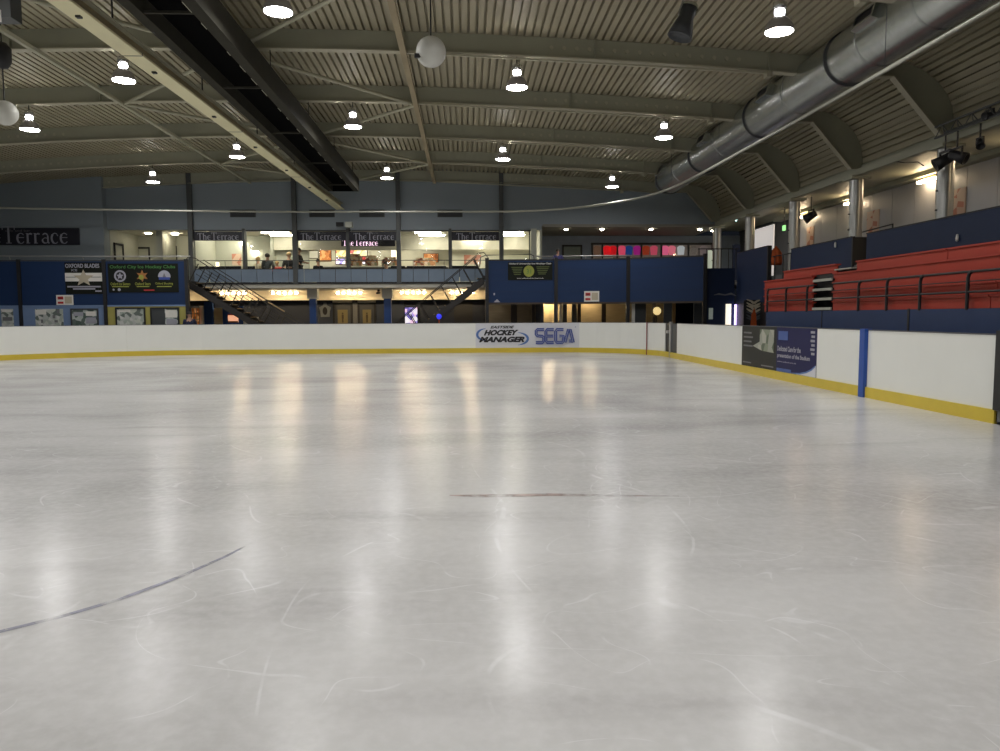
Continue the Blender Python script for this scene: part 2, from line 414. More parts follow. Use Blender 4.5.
struct(box(-23, 15, -15, 46, -.3, -.031).build('floor', M['concrete']), 'dark concrete floor around the ice')
mb = MB(); fr = Frame((0, 0, 0), (1, 0, 0), (0, 1, 0))
fr.ribbon([(-2.55, 3.42), (-2.25, 3.59), (-2.05, 3.76), (-1.86, 3.98), (-1.67, 4.32), (-1.52, 4.68), (-1.44, 4.95)], [.035, .04, .04, .04, .035, .03, .015], .003, mb)
mb.build('painted_line', M['line_blue'], ice_o)['label'] = 'faded blue arc line under the ice'
mb = MB(); fr.ribbon([(-.15, 6.2), (.1, 6.16), (.7, 6.17), (1.2, 6.10), (1.75, 6.05)], [.03, .1, .09, .06, .02], .003, mb)
mb.build('painted_line', M['line_red'], ice_o)['label'] = 'faded red line under the ice'

# ------------------------------------------------------------------ roof deck, walls
def zdeck(x): return 7.95 - .0029 * (x + 4.6) ** 2
def zbeam(x): return 7.50 - .0029 * (x + 4.6) ** 2
prof = []; x = -22.9
while x < 10.0: prof.append((x, zdeck(x), 0., 1.)); x += .06
for i in range(0, 41):
    t = math.radians(90 - i * 90 / 40); prof.append((10.0 + 1.53 * math.cos(t), 5.93 + 1.42 * math.sin(t), math.cos(t), math.sin(t)))
for z in (5.85, 5.78): prof.append((11.53, z, 1., 0.))
deck = MB(); vv = []; YD0, YD1 = -15, 34.1
cnt = 0; flat = []
for i, (x, z, nx, nz) in enumerate(prof):
    up = .06 if (i % 3) == 2 else 0.
    flat.append((x, z, nx, nz))
pp = []
for i in range(len(prof) - 1):
    x, z, nx, nz = prof[i]
    if i % 3 == 2:
        x2, z2 = prof[i + 1][:2]
        pp += [(x, z), (x + (x2 - x) * .1 + nx * .1, z + (z2 - z) * .1 + nz * .1), (x + (x2 - x) * .9 + nx * .1, z + (z2 - z) * .9 + nz * .1)]
    else: pp.append((x, z))
pp.append(prof[-1][:2])
outer = [(11.75, 5.78), (11.75, 6.6), (11.2, 7.4), (10.2, 7.75)] + [(x, zdeck(x) + .25) for x in (5, 0, -5, -10, -15, -22.9)]
n = len(pp)
deck.add([(x, YD0, z) for x, z in pp] + [(x, YD1, z) for x, z in pp], [(k, k + 1, n + k + 1, n + k) for k in range(n - 1)])
no = len(outer)
deck.add([(x, YD0, z) for x, z in outer] + [(x, YD1, z) for x, z in outer], [(k, k + 1, no + k + 1, no + k) for k in range(no - 1)])
struct(deck.build('ceiling', M['deck'], origin=(0, 0, 7)), 'corrugated cream metal roof deck')

# far wall above the terrace, following the roof
top = [(x, zdeck(x) + .1) for x in (11.0 - i * 1.5 for i in range(23))]
poly = [(-15.72, 5.36), (11.6, 5.36), (11.6, 6.6)] + [(x, z) for x, z in top if x > -15.7] + [(-15.72, zdeck(-15.72) + .1)]
poly = [(-15.72, 5.36), (3.45, 5.36), (3.45, 5.55), (11.6, 5.55), (11.6, 6.2), (11.2, 7.1), (10.4, 7.45)] + [(x, zdeck(x) + .12) for x in (9, 6, 3, 0, -3, -6, -9, -12, -15.72)]
struct(MB().prism(poly, 34.12, 34.3).build('wall_far', M['wall_blue']), 'grey blue clad wall above the terrace')
poly = [(-22.9, 3.0), (-15.72, 3.0)] + [(x, zdeck(x) + .12) for x in (-15.72, -18, -20, -22.9)]
struct(MB().prism(poly, 33.75, 34.3).build('wall_far', M['wall_blue']), 'grey blue wall behind the large dark sign')
struct(box(-23.1, -22.9, -15, 46, 0, 8).build('wall_left', M['wall_blue']))
struct(box(-23, 15, -15.2, -15, 0, 8.2).build('wall_back', M['wall_blue']))
struct(box(-22.9, 14.2, 45.8, 46, 0, 6).build('wall_rear_building', M['navy'])).name = 'wall_far'
# upper storey floor slab with cream fascia
sl = box(-22.9, 3.3, 34.0, 45.8, 2.78, 2.96)
struct(sl.build('floor', M['fascia']), 'cream edged floor slab of the terrace')
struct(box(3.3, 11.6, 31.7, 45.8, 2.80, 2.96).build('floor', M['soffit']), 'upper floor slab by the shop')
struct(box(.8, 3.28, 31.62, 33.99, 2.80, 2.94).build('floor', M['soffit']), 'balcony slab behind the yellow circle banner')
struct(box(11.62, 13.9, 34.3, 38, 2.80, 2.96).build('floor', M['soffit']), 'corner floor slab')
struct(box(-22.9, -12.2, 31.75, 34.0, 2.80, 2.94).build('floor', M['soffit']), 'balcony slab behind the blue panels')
struct(box(-15.72, 3.4, 33.94, 34.04, 2.955, 3.03).build('trim_1', M['black']), 'dark edge strip under the balustrade')
# terrace room shell
struct(box(-12.1, 3.45, 41.0, 41.15, 2.96, 5.5).build('wall_terrace', M['wall_white']), 'pale rear wall of the terrace room').name = 'wall_rear'
struct(box(-15.9, 3.45, 34.3, 41.15, 5.42, 5.5).build('ceiling', M['ceil_white']), 'ceiling of the terrace room')
struct(box(-12.16, -12.06, 34.3, 41.0, 2.96, 5.42).build('wall_left', M['wall_green']), 'pale green left end of the terrace room')
struct(box(3.38, 3.48, 34.3, 41.0, 2.96, 5.42).build('wall_right', M['wall_green']), 'pale right end of the terrace room')
struct(box(-9.3, -9.2, 36.6, 41, 2.96, 5.42).build('wall_left', M['wall_green']), 'pale partition in the terrace room')
struct(box(-12.06, -7.6, 37.2, 37.3, 2.96, 5.42).build('wall_rear', M['wall_green']), 'pale green partition behind the seated people')
struct(box(-.8, 3.38, 37.4, 37.5, 2.96, 5.42).build('wall_rear', M['wall_white']), 'cream partition at the right of the terrace')
struct(box(-9.2, 3.38, 36.9, 37.2, 4.72, 5.42).build('trim_2', M['ceil_white']), 'dropped ceiling beam across the terrace room')
# left upper recess
struct(box(-16.0, -12.2, 37.2, 37.3, 2.96, 5.42).build('wall_recess', M['wall_green'])).name = 'wall_rear'
struct(box(-15.8, -15.7, 34.3, 37.2, 2.96, 5.42).build('wall_left', M['wall_green']), 'end wall of the lit landing')
struct(box(-14.0, -13.92, 35.2, 37.2, 2.96, 5.42).build('wall_left', M['wall_green']), 'short partition of the lit landing')
# right concourse behind the blue panels
struct(box(3.48, 14.0, 38.0, 38.15, 2.96, 5.5).build('wall_rear', mat('blue_grey_paint', (.27, .32, .42), .6)), 'grey blue wall around the skate shop')
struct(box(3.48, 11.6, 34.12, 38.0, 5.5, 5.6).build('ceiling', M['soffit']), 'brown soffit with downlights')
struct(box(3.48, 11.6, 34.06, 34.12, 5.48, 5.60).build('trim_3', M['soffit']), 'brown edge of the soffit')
# lobby below
struct(box(-22.9, 3.2, 38.6, 38.7, 0, 2.8).build('wall_rear', M['navy']), 'dark navy lobby wall')
bk = MB().prism([(0, 0), (1, 0), (1, 1)], 0, 1)
bm_ = MB()
for i in range(10):
    t0 = i / 10 * math.pi / 2; t1 = (i + 1) / 10 * math.pi / 2
    y0, z0 = 38.0 + .0 - .55 * (1 - math.cos(t0)), 2.33 + .45 * math.sin(t0); y1, z1 = 38.0 - .55 * (1 - math.cos(t1)), 2.33 + .45 * math.sin(t1)
    bm_.add([(-22.9, y0, z0), (3.2, y0, z0), (3.2, y1, z1), (-22.9, y1, z1)], [(0, 1, 2, 3)])
bm_.add([(-22.9, 38.0, 2.33), (3.2, 38.0, 2.33), (3.2, 38.6, 2.33), (-22.9, 38.6, 2.33)], [(0, 1, 2, 3)])
struct(bm_.build('trim_4', M['bulkhead'], origin=(0, 38, 2.3)), 'cream coved bulkhead lit by spots')
struct(box(3.2, 3.3, 31.9, 38.6, 0, 2.8).build('wall_right', M['navy']), 'end wall of the lobby')

# ------------------------------------------------------------------ roof beams
FR = [34.0 - 4.1 * k for k in range(12)]
names_b = ['farthest roof beam against the end wall', 'second roof beam from the end wall', 'third roof beam from the end wall', 'fourth roof beam from the end wall',
           'nearest roof beam in view, right across the ceiling with a row of bolts']
def roof_beam(Y, label, group=None):
    t = thing('roof_beam', label, 'beam', (0, Y, 5.7), group)
    xs = [-22.8 + i * (32.8 / 24) for i in range(25)]
    low = [(x, zbeam(x)) for x in xs]; low[-1] = (10.0, 7.02)
    hin = [(11.18, 5.70)]
    hout = [(11.53, 5.70), (11.53, 5.95), (11.47, 6.35), (11.3, 6.7), (11.03, 6.98), (10.7, 7.2), (10.41, 7.31), (10.0, 7.34)]
    w = MB(); top_ = [(x, zdeck(x) - .002) for x in xs]
    n = len(xs)
    for yy in (Y - .012, Y + .012):
        w.add([(x, yy, z) for x, z in low] + [(x, yy, z) for x, z in top_], [(k, k + 1, n + k + 1, n + k) for k in range(n - 1)])
        hi_ = [(10.0, 7.02)] + hin; ho = list(reversed(hout)); pts = hi_ + list(reversed(ho))
        w.add([(x, yy, z) for x, z in pts], [tuple(range(len(pts)))])
    w.build('web', M['beam'], t)
    f = MB(); q = low + hin
    for (x0, z0), (x1, z1) in zip(q, q[1:]): f.bar((x0, Y, z0), (x1, Y, z1), .2, .03)
    f.build('bottom_flange', M['flange'], t)
    st = MB().box(6.98, 7.10, Y - .1, Y + .1, zbeam(7.05) - .13, zbeam(7.05) - .01)
    st.bar((-1.35, Y - .08, zbeam(-1.35) - .03), (7.05, Y - .08, zbeam(7.05) - .05), .05, .04)
    st.build('purlin_stub', M['flange'], t)
    for x0 in (2.0, -17.5):
        b = MB()
        for i in range(16):
            x = x0 + i * .29; z = (zbeam(x) + zdeck(x)) / 2
            b.lathe([(0.001, -.02), (.045, -.02), (.045, 0)], (x, Y - .012, z), 8, Matrix.Rotation(math.radians(90), 4, 'X') @ Matrix.Scale(-1, 4, (0, 0, 1)), False)
        b.build('bolt_row', M['flange'], t)
    for x in (-10.0, -5.2, -1.35, 3.0, 7.05):
        MB().box(x - .01, x + .01, Y - .1, Y + .1, zbeam(x), zdeck(x) - .01).build('stiffener', M['beam'], t)
    return t
for i, Y in enumerate(FR):
    if i == 0: roof_beam(Y - .05, names_b[0])
    elif i < 5: roof_beam(Y, names_b[i])
    else: roof_beam(Y, 'cream roof beam overhead, nearer than the picture shows', 'roof beams above and behind the viewpoint')

# longitudinal ties and K bracing under the deck
def tie(name, x, z, w, h, m, label, y0=-15, y1=33.9):
    return tag(MB().bar((x, y0, z), (x, y1, z), w, h).build(name, m), label, 'roof tie')
tie('roof_tie', -1.35, 7.40, .13, .10, M['rust'], 'rust stained roof tie running away from above the white ball')
tie('roof_tie', -9.4, 7.36, .10, .08, M['brace'], 'slim cream roof tie left of the square lighting beam')
blab = {}
for j, Yn in enumerate((29.9, 21.7, 13.5, 5.3)):
    where = ['nearest the end wall', 'in the middle of the hall', 'at the top of the picture', 'overhead'][j]
    for (xn, side) in ((-1.35, 'right'), (-9.4, 'left')):
        for dy, ww in ((4.1, 'running away'), (-4.1, 'running nearer')):
            a = Vector((xn, Yn, zbeam(xn) - .05)); b = Vector((-5.2, Yn + dy, zbeam(-5.2) - .05))
            tag(MB().tube([a, b], .05, 8).build('roof_brace', M['brace']), f'slanting cream brace {where}, {side} of dark trough, {ww}', 'brace', 'slanting roof braces')
# eaves beam and ceiling of the gallery
tag(box(11.32, 11.5, -15, 34, 5.50, 5.68).build('eaves_beam', M['beam']), 'cream eaves beam along the tops of the silver columns', 'beam')
struct(MB().prism([(11.5, 5.72), (13.95, 5.72), (13.95, 5.82), (11.5, 5.82)], -15, 38).build('ceiling', M['beam']), 'gallery ceiling')
struct(box(13.6, 13.95, -15, 33, 5.58, 5.72).build('trim_5', M['beam']), 'cream strip above the silver gallery wall')

# ------------------------------------------------------------------ gallery wall, columns, floor
struct(box(13.95, 14.1, -15, 38.1, 0, 5.72).build('wall_right', M['dark_grey']), 'gallery side wall')
gl = -10.; k = 0
seam = []
while gl < 31.2:
    if gl > 9: seam.append(gl)
    k += 1; gl += 1.22
for i, y0 in enumerate(seam):
    o = box(13.88, 13.95, y0 + .01, y0 + 1.21, 2.9, 5.56).build('wall_panel', M['steel'])
    tag(o, f'silver metal wall panel along the gallery, number {i + 1} of the row from the near end' if False else 'silver metal panel on the gallery rear wall', 'wall panel', 'silver panels of the gallery wall')
box_ = struct(box(10.95, 14.0, -15, 34.2, 2.72, 2.88).build('floor', M['concrete']), 'gallery floor slab')
cols = [(17.6, 'silver round column nearest, right of the warm strip lights'), (21.7, 'silver column at the gap between the blue parapets'), (25.8, 'silver column at the left end of the long blue parapet'),
        (29.9, 'silver column behind the blue box parapet'), (33.85, 'bright silver column at the far corner by the stair rail')]
for Y, lab in cols + [(13.5, None), (9.4, None)]:
    x = 11.38
    t = thing('gallery_column', lab or 'silver round gallery column beyond the right edge', 'column', (x, Y, 2.88), None if lab else 'gallery columns beyond the right edge')
    zb = 2.88 if Y < 30 else 2.96
    MB().lathe([(.19, zb), (.19, 5.46)], (x, Y, 0), 24).build('shaft', M['col_steel'], t)
    MB().box(x - .28, x + .28, Y - .28, Y + .28, 5.38, 5.46).build('cap_plate', M['beam'], t)
    MB().lathe([(.0, zb + .06), (.26, zb + .06), (.26, zb)], (x, Y, 0), 20).build('base_ring', M['beam'], t)
    b = MB()
    for zz in (4.4, 3.95): b.tube([(x - .19, Y - .02, zz), (x - .23, Y - .02, zz)], .02, 8)
    b.build('bolts', M['dark_grey'], t)

# posters on the gallery wall near each light
for (x0, x1, Y, lab) in ((950, 966, None, 'tall pinkish poster right of the nearest silver column'), (868, 880, None, 'pinkish poster above the gap in the blue parapet'), (808, 815, None, 'small pinkish poster farthest along the gallery wall')):
    a = P(x0, 200, X=13.87).y; b = P(x1, 200, X=13.87).y
    tag(box(13.85, 13.875, b, a, 3.6, 5.0).build('poster', M['poster_pink']), lab, 'poster')

# ------------------------------------------------------------------ rink boards
def board(s0, s1, label, face=None, group='white rink boards', seams=(), step=.35):
    k = max(1, int((s1 - s0) / step)); ps = [path_at(s0 + (s1 - s0) * i / k) for i in range(k + 1)]
    nor = []
    for i in range(k + 1):
        q = (ps[min(i + 1, k)] - ps[max(i - 1, 0)]).normalized(); nor.append(Vector((-q.y, q.x)))
    mid = ps[len(ps) // 2]; t = thing('rink_board', label, 'rink barrier', (mid.x, mid.y, 0), group)
    def slab(name, d0, d1, z0, z1, m):
        mb = MB(); vv = []
        for p, nn in zip(ps, nor):
            a = p + nn * d0; b = p + nn * d1
            vv += [(a.x, a.y, z0), (b.x, b.y, z0), (b.x, b.y, z1), (a.x, a.y, z1)]
        fs = [(4 * i + j, 4 * i + (j + 1) % 4, 4 * i + 4 + (j + 1) % 4, 4 * i + 4 + j) for i in range(k) for j in range(4)] + [(0, 1, 2, 3), (4 * k + 3, 4 * k + 2, 4 * k + 1, 4 * k)]
        mb.add(vv, fs); return mb.build(name, m, t)
    slab('panel', .03, .11, .02, 1.205, face or M['board'])
    slab('kick_strip', 0, .05, 0, .19, M['kick'])
    slab('top_cap', .02, .12, 1.205, 1.22, M['cap'])
    return t, ps
S_l = s_of(y=10, side='left')
def SF(px_): return s_of(x=P(px_, 340, Y=YF).x, side='far')
s_a, s_b, s_c = SF(476), SF(530), SF(579)
S0 = s_of(y=5, side='left')
cut = [(S0, s_of(x=-18.2, side='left'), 'white rink board beyond the left edge of the picture')]
lft = s_of(x=-18.2, side='left')
fx = [-3, 66, 127, 201, 245, 333, 365, 425, 476]
def SC(px_):   # station along the boards seen at a pixel column
    best = None
    for i in range(3000):
        s = CUM[-1] * i / 3000; p = path_at(s)
        if p.y < 8: continue
        d = Vector((p.x, p.y, .6 - HC)); cz = d.dot(_fw)
        if cz <= 0: continue
        x = 500 + FPX * d.dot(_right) / cz
        e = abs(x - px_)
        if best is None or e < best[0]: best = (e, s)
    return best[1]
marks = {p: SC(p) for p in fx + [530, 579, 647, 664, 676, 741, 775, 815, 858, 863, 868, 997]}
LB = ['white rink board at the left edge under the pale blue poster wall', 'white rink board under the white poster with dark figures', 'white rink board below the yellow framed notice windows', 'white rink board in front of the left stairs top',
      'white rink board in front of the left stairs foot', 'white rink board in front of the toilet doors', 'white rink board in front of the blue right lobby column', 'white rink board just left of the hockey advert']
board(S0, marks[-3], 'white rink board beyond the left edge of the picture', group=None)
for i in range(8): board(marks[fx[i]], marks[fx[i + 1]], LB[i])
ad1, ps1 = board(marks[476], marks[530], 'pale rink board with the hockey manager advert', M['ad_white'], None)
ad2, ps2 = board(marks[530], marks[579], 'pale rink board with big blue striped letters', M['ad_white'], None)
board(marks[579], marks[647], 'white rink board right of the blue lettered advert')
rl = marks[647]
board(rl, marks[664], 'short white rink board between red line and gate')
p = path_at(rl); q = (path_at(rl + .2) - path_at(rl - .2)).normalized(); nn = Vector((-q.y, q.x))
tag(MB().bar((p.x - nn.x * .005, p.y - nn.y * .005, .0), (p.x - nn.x * .005, p.y - nn.y * .005, 1.24), .05, .012, up=(nn.x, nn.y, 0)).build('goal_line_marker', mat('dark_red_tape', (.22, .03, .04), .5)), 'thin red upright stripe on the far boards', 'marker')
# gate
sg0, sg1 = marks[664], marks[676]
pm = path_at((sg0 + sg1) / 2); q = (path_at(sg1) - path_at(sg0)); gw = q.length; q.normalize(); g0 = path_at(sg0); nn = Vector((-q.y, q.x))
t = thing('rink_gate', 'narrow dark gate in the boards at the far corner', 'gate', (pm.x, pm.y, 0))
def gbar(a0, a1, d0, d1, z0, z1, m, name):
    c = [g0 + q * a0 + nn * d0, g0 + q * a1 + nn * d0, g0 + q * a1 + nn * d1, g0 + q * a0 + nn * d1]
    return MB().add([(p_.x, p_.y, z0) for p_ in c] + [(p_.x, p_.y, z1) for p_ in c], [(0, 3, 2, 1), (4, 5, 6, 7), (0, 1, 5, 4), (1, 2, 6, 5), (2, 3, 7, 6), (3, 0, 4, 7)]).build(name, m, t)
gbar(0, gw * .45, .06, .12, .2, 1.2, M['black'], 'dark_leaf'); gbar(gw * .5, gw, .04, .1, .2, 1.2, M['dark_grey'], 'grey_leaf')
gbar(gw * .42, gw * .52, .0, .1, .0, 1.26, M['rail_grey'], 'gate_post'); gbar(gw * .1, gw * .3, .0, .06, .85, .95, M['rail_grey'], 'latch'); gbar(0, gw, .0, .05, 0, .19, M['kick'], 'kick_strip')
board(marks[676], marks[741], 'long white rink board between corner gate and dark advert')
ad3, ps3 = board(marks[741], marks[775], 'dark grey advert board on the right barrier', M['ad_dark'], None)
ad4, ps4 = board(marks[775], marks[815], 'violet blue advert board on the right barrier', M['ad_blue'], None)
board(marks[815], marks[863] - .09, 'white rink board between blue advert and blue post')
board(marks[863] + .09, marks[997] - .03, 'large white rink board right of the blue post')
board(marks[997] + .33, CUM[-1], 'dark board section at the right edge of the picture', M['dark_grey'], None)
pb = path_at(marks[863])
tag(box(XR - .035, XR + .10, pb.y - .085, pb.y + .085, 0, 1.235).build('barrier_post', M['blue_post']), 'bright blue upright post in the right barrier', 'post')
pb = path_at(marks[997])
tag(box(XR - .03, XR + .14, pb.y - .32, pb.y + .02, .19, 1.27).build('door_post', M['black_rubber']), 'black door edge at the right end of the boards', 'post')

# adverts on the far boards
f1 = Frame((ps1[0].x, YF + .03, 0), (1, 0, 0)); w1 = ps1[-1].x - ps1[0].x
write(f1, 'EASTSIDE', w1 * .27, .985, w1 * .44, .11, M['logo_black'], ad1, .35, .04)
write(f1, 'HOCKEY', w1 * .15, .70, w1 * .64, .23, M['logo_black'], ad1, .35, .06)
write(f1, 'MANAGER', w1 * .06, .42, w1 * .84, .23, M['logo_black'], ad1, .35, .06)
def arc2(cx, cy, rx, ry, a0, a1, n=14): return [(cx + rx * math.cos(math.radians(a0 + (a1 - a0) * i / n)), cy + ry * math.sin(math.radians(a0 + (a1 - a0) * i / n))) for i in range(n + 1)]
wv = [.01 + .09 * math.sin(math.pi * i / 14) for i in range(15)]
f1.ribbon(arc2(w1 * .22, .74, w1 * .19, .25, 100, 260), wv, .014).build('logo_swoosh', M['logo_mid'], ad1)
f1.ribbon(arc2(w1 * .74, .56, w1 * .22, .26, -80, 80), wv, .014).build('logo_swoosh', M['logo_mid'], ad1)
w2 = ps2[-1].x - ps2[0].x; f2 = Frame((ps2[0].x, ps2[0].y + .03, 0), (ps2[-1].x - ps2[0].x, ps2[-1].y - ps2[0].y, 0))
def sega(f, a, b, w, h):
    L = {'S': [(1, 1), (.18, 1), (.05, .9), (.05, .62), (.18, .52), (.8, .48), (.95, .38), (.95, .12), (.8, 0), (0, 0)],
         'E': None, 'G': [(1, 1), (.2, 1), (.05, .85), (.05, .15), (.2, 0), (.85, 0), (.97, .1), (.97, .5), (.5, .5)], 'A': None}
    lw = w / 4 * .86
    dark, light = MB(), MB()
    for i, ch in enumerate('SEGA'):
        x0 = a + i * w / 4
        if ch == 'E': paths = [[(1, 1), (.2, 1), (.05, .85), (.05, .15), (.2, 0), (1, 0)], [(.1, .5), (.95, .5)]]
        elif ch == 'A': paths = [[(0, 0), (.42, 1), (.62, 1), (1, 0)], [(.5, .12), (.95, .12)]]
        else: paths = [L[ch]]
        for p_ in paths:
            pts = [(x0 + (u + (.12 * v if ch == 'x' else 0)) * lw, b + v * h) for u, v in p_]
            f.ribbon(pts, .128, .014, dark); f.ribbon(pts, .012, .018, light)
    dark.build('lettering', M['logo_blue'], ad2); light.build('letter_inline', M['ad_white'], ad2)
sega(f2, w2 * .12, .40, w2 * .80, .53)
write(f2, 'R', w2 * .93, 1.0, .04, .06, M['logo_blue'], ad2)
# adverts on the right barrier (reading towards the viewer)
f3 = Frame((XR + .03, ps3[0].y, 0), (0, -1, 0)); w3 = abs(ps3[0].y - ps3[-1].y)
f3.poly([(w3 * .35, .72), (w3 * .62, .62), (w3 * .93, .6), (w3 * .93, 1.14), (w3 * .55, 1.14), (w3 * .55, .84)], 0, .01).build('advert_picture', patchy('grey_green_photo_print', [(.25, .28, .2), (.45, .45, .38), (.12, .15, .1), (.35, .36, .3)], 4), ad3)
for i in range(4): f3.rect(w3 * .06, w3 * (.30 + .04 * (i % 2)), 1.02 - i * .11, 1.06 - i * .11, 0, .008).build('text_line', M['print_dim'], ad3)
f3.rect(w3 * .05, w3 * .3, .27, .30, 0, .008).build('text_line', M['print_dim'], ad3); f3.rect(w3 * .6, w3 * .93, .25, .28, 0, .008).build('text_line', M['print_dim'], ad3)
f4 = Frame((XR + .03, ps4[0].y, 0), (0, -1, 0)); w4 = abs(ps4[0].y - ps4[-1].y)
write(f4, 'Dedicated Care for the', w4 * .04, .665, w4 * .60, .12, M['print_grey'], ad4, 0, .035)
write(f4, 'presentation of the Stadium', w4 * .04, .495, w4 * .82, .12, M['print_grey'], ad4, 0, .035)
write(f4, 'www.oxford.org.uk', w4 * .04, .40, w4 * .50, .045, M['print_grey'], ad4, 0, .02)
f4.poly([(w4 * .02, .2), (w4 * .55, .2), (w4 * .8, .28), (w4 * .98, .42), (w4 * .98, .36), (w4 * .82, .2), (w4 * .98, .2), (w4, .2)], 0, .005)
f4.ribbon([(w4 * .40, .205), (w4 * .62, .22), (w4 * .78, .27), (w4 * .9, .34), (w4 * .985, .43)], [.01, .03, .035, .035, .03], .014).build('swoosh', M['logo_mid'], ad4)
f4.poly([(w4 * .52, .195), (w4 * .99, .195), (w4 * .99, .44), (w4 * .9, .345), (w4 * .78, .275), (w4 * .64, .222)], 0, .009).build('white_corner', M['ad_white'], ad4)
f4.rect(w4 * .02, w4 * .40, .195, .27, 0, .007).build('lower_band', M['ad_blue2'], ad4)
for i in range(6): f4.rect(w4 * (.86 + .02 * (i % 2)), w4 * .95, 1.10 - i * .09, 1.15 - i * .09, 0, .009).build('crest_line', M['print_grey'], ad4)
f4.rect(w4 * .05, w4 * .3, .92, 1.12, 0, .006).build('blue_patch', M['ad_blue2'], ad4)

# ------------------------------------------------------------------ blue balcony panels, left side
YB = 31.6
def X_at(px_, Y=YB, y=290): return P(px_, y, Y=Y).x
ledges = [-22.8, X_at(20), X_at(105), X_at(187)]
LL = ['blue balcony panel at the left edge of the picture', 'wide blue balcony panel carrying the white banded poster', 'blue balcony panel behind the black banner with three logos']
for i in range(3):
    x0, x1 = ledges[i], ledges[i + 1]
    t = thing('balcony_panel', LL[i], 'panel', ((x0 + x1) / 2, YB, 2.0))
    MB().box(x0 + .075, x1 - .075, YB, YB + .08, 2.02, 3.80).build('panel', M['blue'], t)
    b = MB(); b.box(x0 + .075, x1 - .075, YB - .01, YB + .09, 3.80, 3.86); b.build('top_rail', M['dark_grey'], t)
    MB().box(x0 + .075, x1 - .075, YB - .02, YB + .02, 1.96, 2.02).build('bottom_trim', M['pale_blue'], t)
for i, (x, lab) in enumerate(((ledges[1], 'dark post between the two leftmost blue panels'), (ledges[2], 'dark post left of the black banner'), (ledges[3], 'dark corner post at the top of the left stairs'))):
    tag(box(x - .065, x + .065, YB - .06, YB + .12, 0, 3.88).build('support_post', M['black']), lab, 'post')
struct(box(-22.8, ledges[2] - .065, YB + .0, YB + .06, 0, 1.96).build('wall_lower_blue', M['pale_blue'])).name = 'wall_left'
struct(box(ledges[2] + .065, ledges[3] - .065, YB + .0, YB + .06, 0, 1.96).build('wall_yellow', M['mustard'])).name = 'wall_left'
# hand pipe over the panels
t = thing('pipe_rail', 'silver pipe rail above the left blue panels', 'rail', (-16, YB - .05, 3.86))
MB().tube([(-22.8, YB - .08, 4.03), (ledges[2], YB - .08, 3.99), (ledges[3] + .2, YB - .08, 3.99)], .028, 8).build('pipe', M['rail_grey'], t)
for x in (-21.5, X_at(12), X_at(85), X_at(150)): MB().tube([(x, YB - .08, 4.0), (x, YB + .03, 3.84)], .014, 6).build('bracket', M['rail_grey'], t)
fl = Frame((0, YB, 0), (1, 0, 0))
def FX(px_): return X_at(px_)
def FZ(py_, x=100): return P(x, py_, Y=YB).z
# poster with white band
a0, a1 = FX(66), FX(103); b1, b0 = FZ(262.5, 85), FZ(294, 85)
t = thing('wall_poster', 'black poster with white band and star on the blue panel', 'poster', ((a0 + a1) / 2, YB - .03, b0)); w = a1 - a0; h = b1 - b0
fl.rect(a0, a1, b0, b1, .01, .02).build('backing', M['banner_black'], t)
write(fl, 'OXFORD BLADES', a0 + .02 * w, b0 + .83 * h, .92 * w, .13 * h, M['print_grey'], t, 0, .03, .03)
write(fl, 'ICE', a0 + .18 * w, b0 + .72 * h, .16 * w, .07 * h, M['print_grey'], t, 0, .01, .03)
fl.rect(a0, a1, b0 + .40 * h, b0 + .67 * h, .02, .026).build('white_band', M['white_plain'], t)
fl.rect(a0 + .02 * w, a0 + .4 * w, b0 + .525 * h, b0 + .545 * h, .026, .03).build('band_line', M['print_dim'], t)
fl.rect(a0 + .62 * w, a0 + .97 * w, b0 + .525 * h, b0 + .545 * h, .026, .03).build('band_line', M['print_dim'], t)
fl.poly([(a0 + .5 * w + r * w * math.sin(k * math.pi / 5), b0 + .5 * h + r * h * 1.0 * math.cos(k * math.pi / 5)) for k in range(10) for r in [(.28 if k % 2 == 0 else .12)]], .026, .034).build('star', M['cloth_cream'], t)
for i, (u0, u1, v) in enumerate(((.05, .95, .21), (.2, .8, .14), (.8, .97, .07))): fl.rect(a0 + u0 * w, a0 + u1 * w, b0 + v * h, b0 + (v + .045) * h, .02, .03).build('text_line', M['print_grey'], t)
# small white sign
def hockey_sign(fr, a0, a1, b0, b1, lab):
    t = thing('small_sign', lab, 'sign', fr.p((a0 + a1) / 2, b0, .03)); w = a1 - a0; h = b1 - b0
    fr.rect(a0, a1, b0, b1, .01, .02).build('plate', M['white_plain'], t)
    fr.rect(a0 + .08 * w, a0 + .42 * w, b0 + .55 * h, b0 + .85 * h, .02, .024).build('red_mark', M['print_red'], t)
    fr.rect(a0 + .08 * w, a0 + .42 * w, b0 + .12 * h, b0 + .34 * h, .02, .024).build('red_mark', M['print_red'], t)
    fr.rect(a0 + .14 * w, a0 + .36 * w, b0 + .66 * h, b0 + .72 * h, .024, .027).build('dark_mark', M['black'], t)
    fr.rect(a0 + .5 * w, a0 + .92 * w, b0 + .15 * h, b0 + .85 * h, .02, .022).build('grey_mark', M['cloth_cream'], t)
hockey_sign(fl, FX(56), FX(73), FZ(305, 65), FZ(295, 65), 'small white sign with red marks under the banded poster')
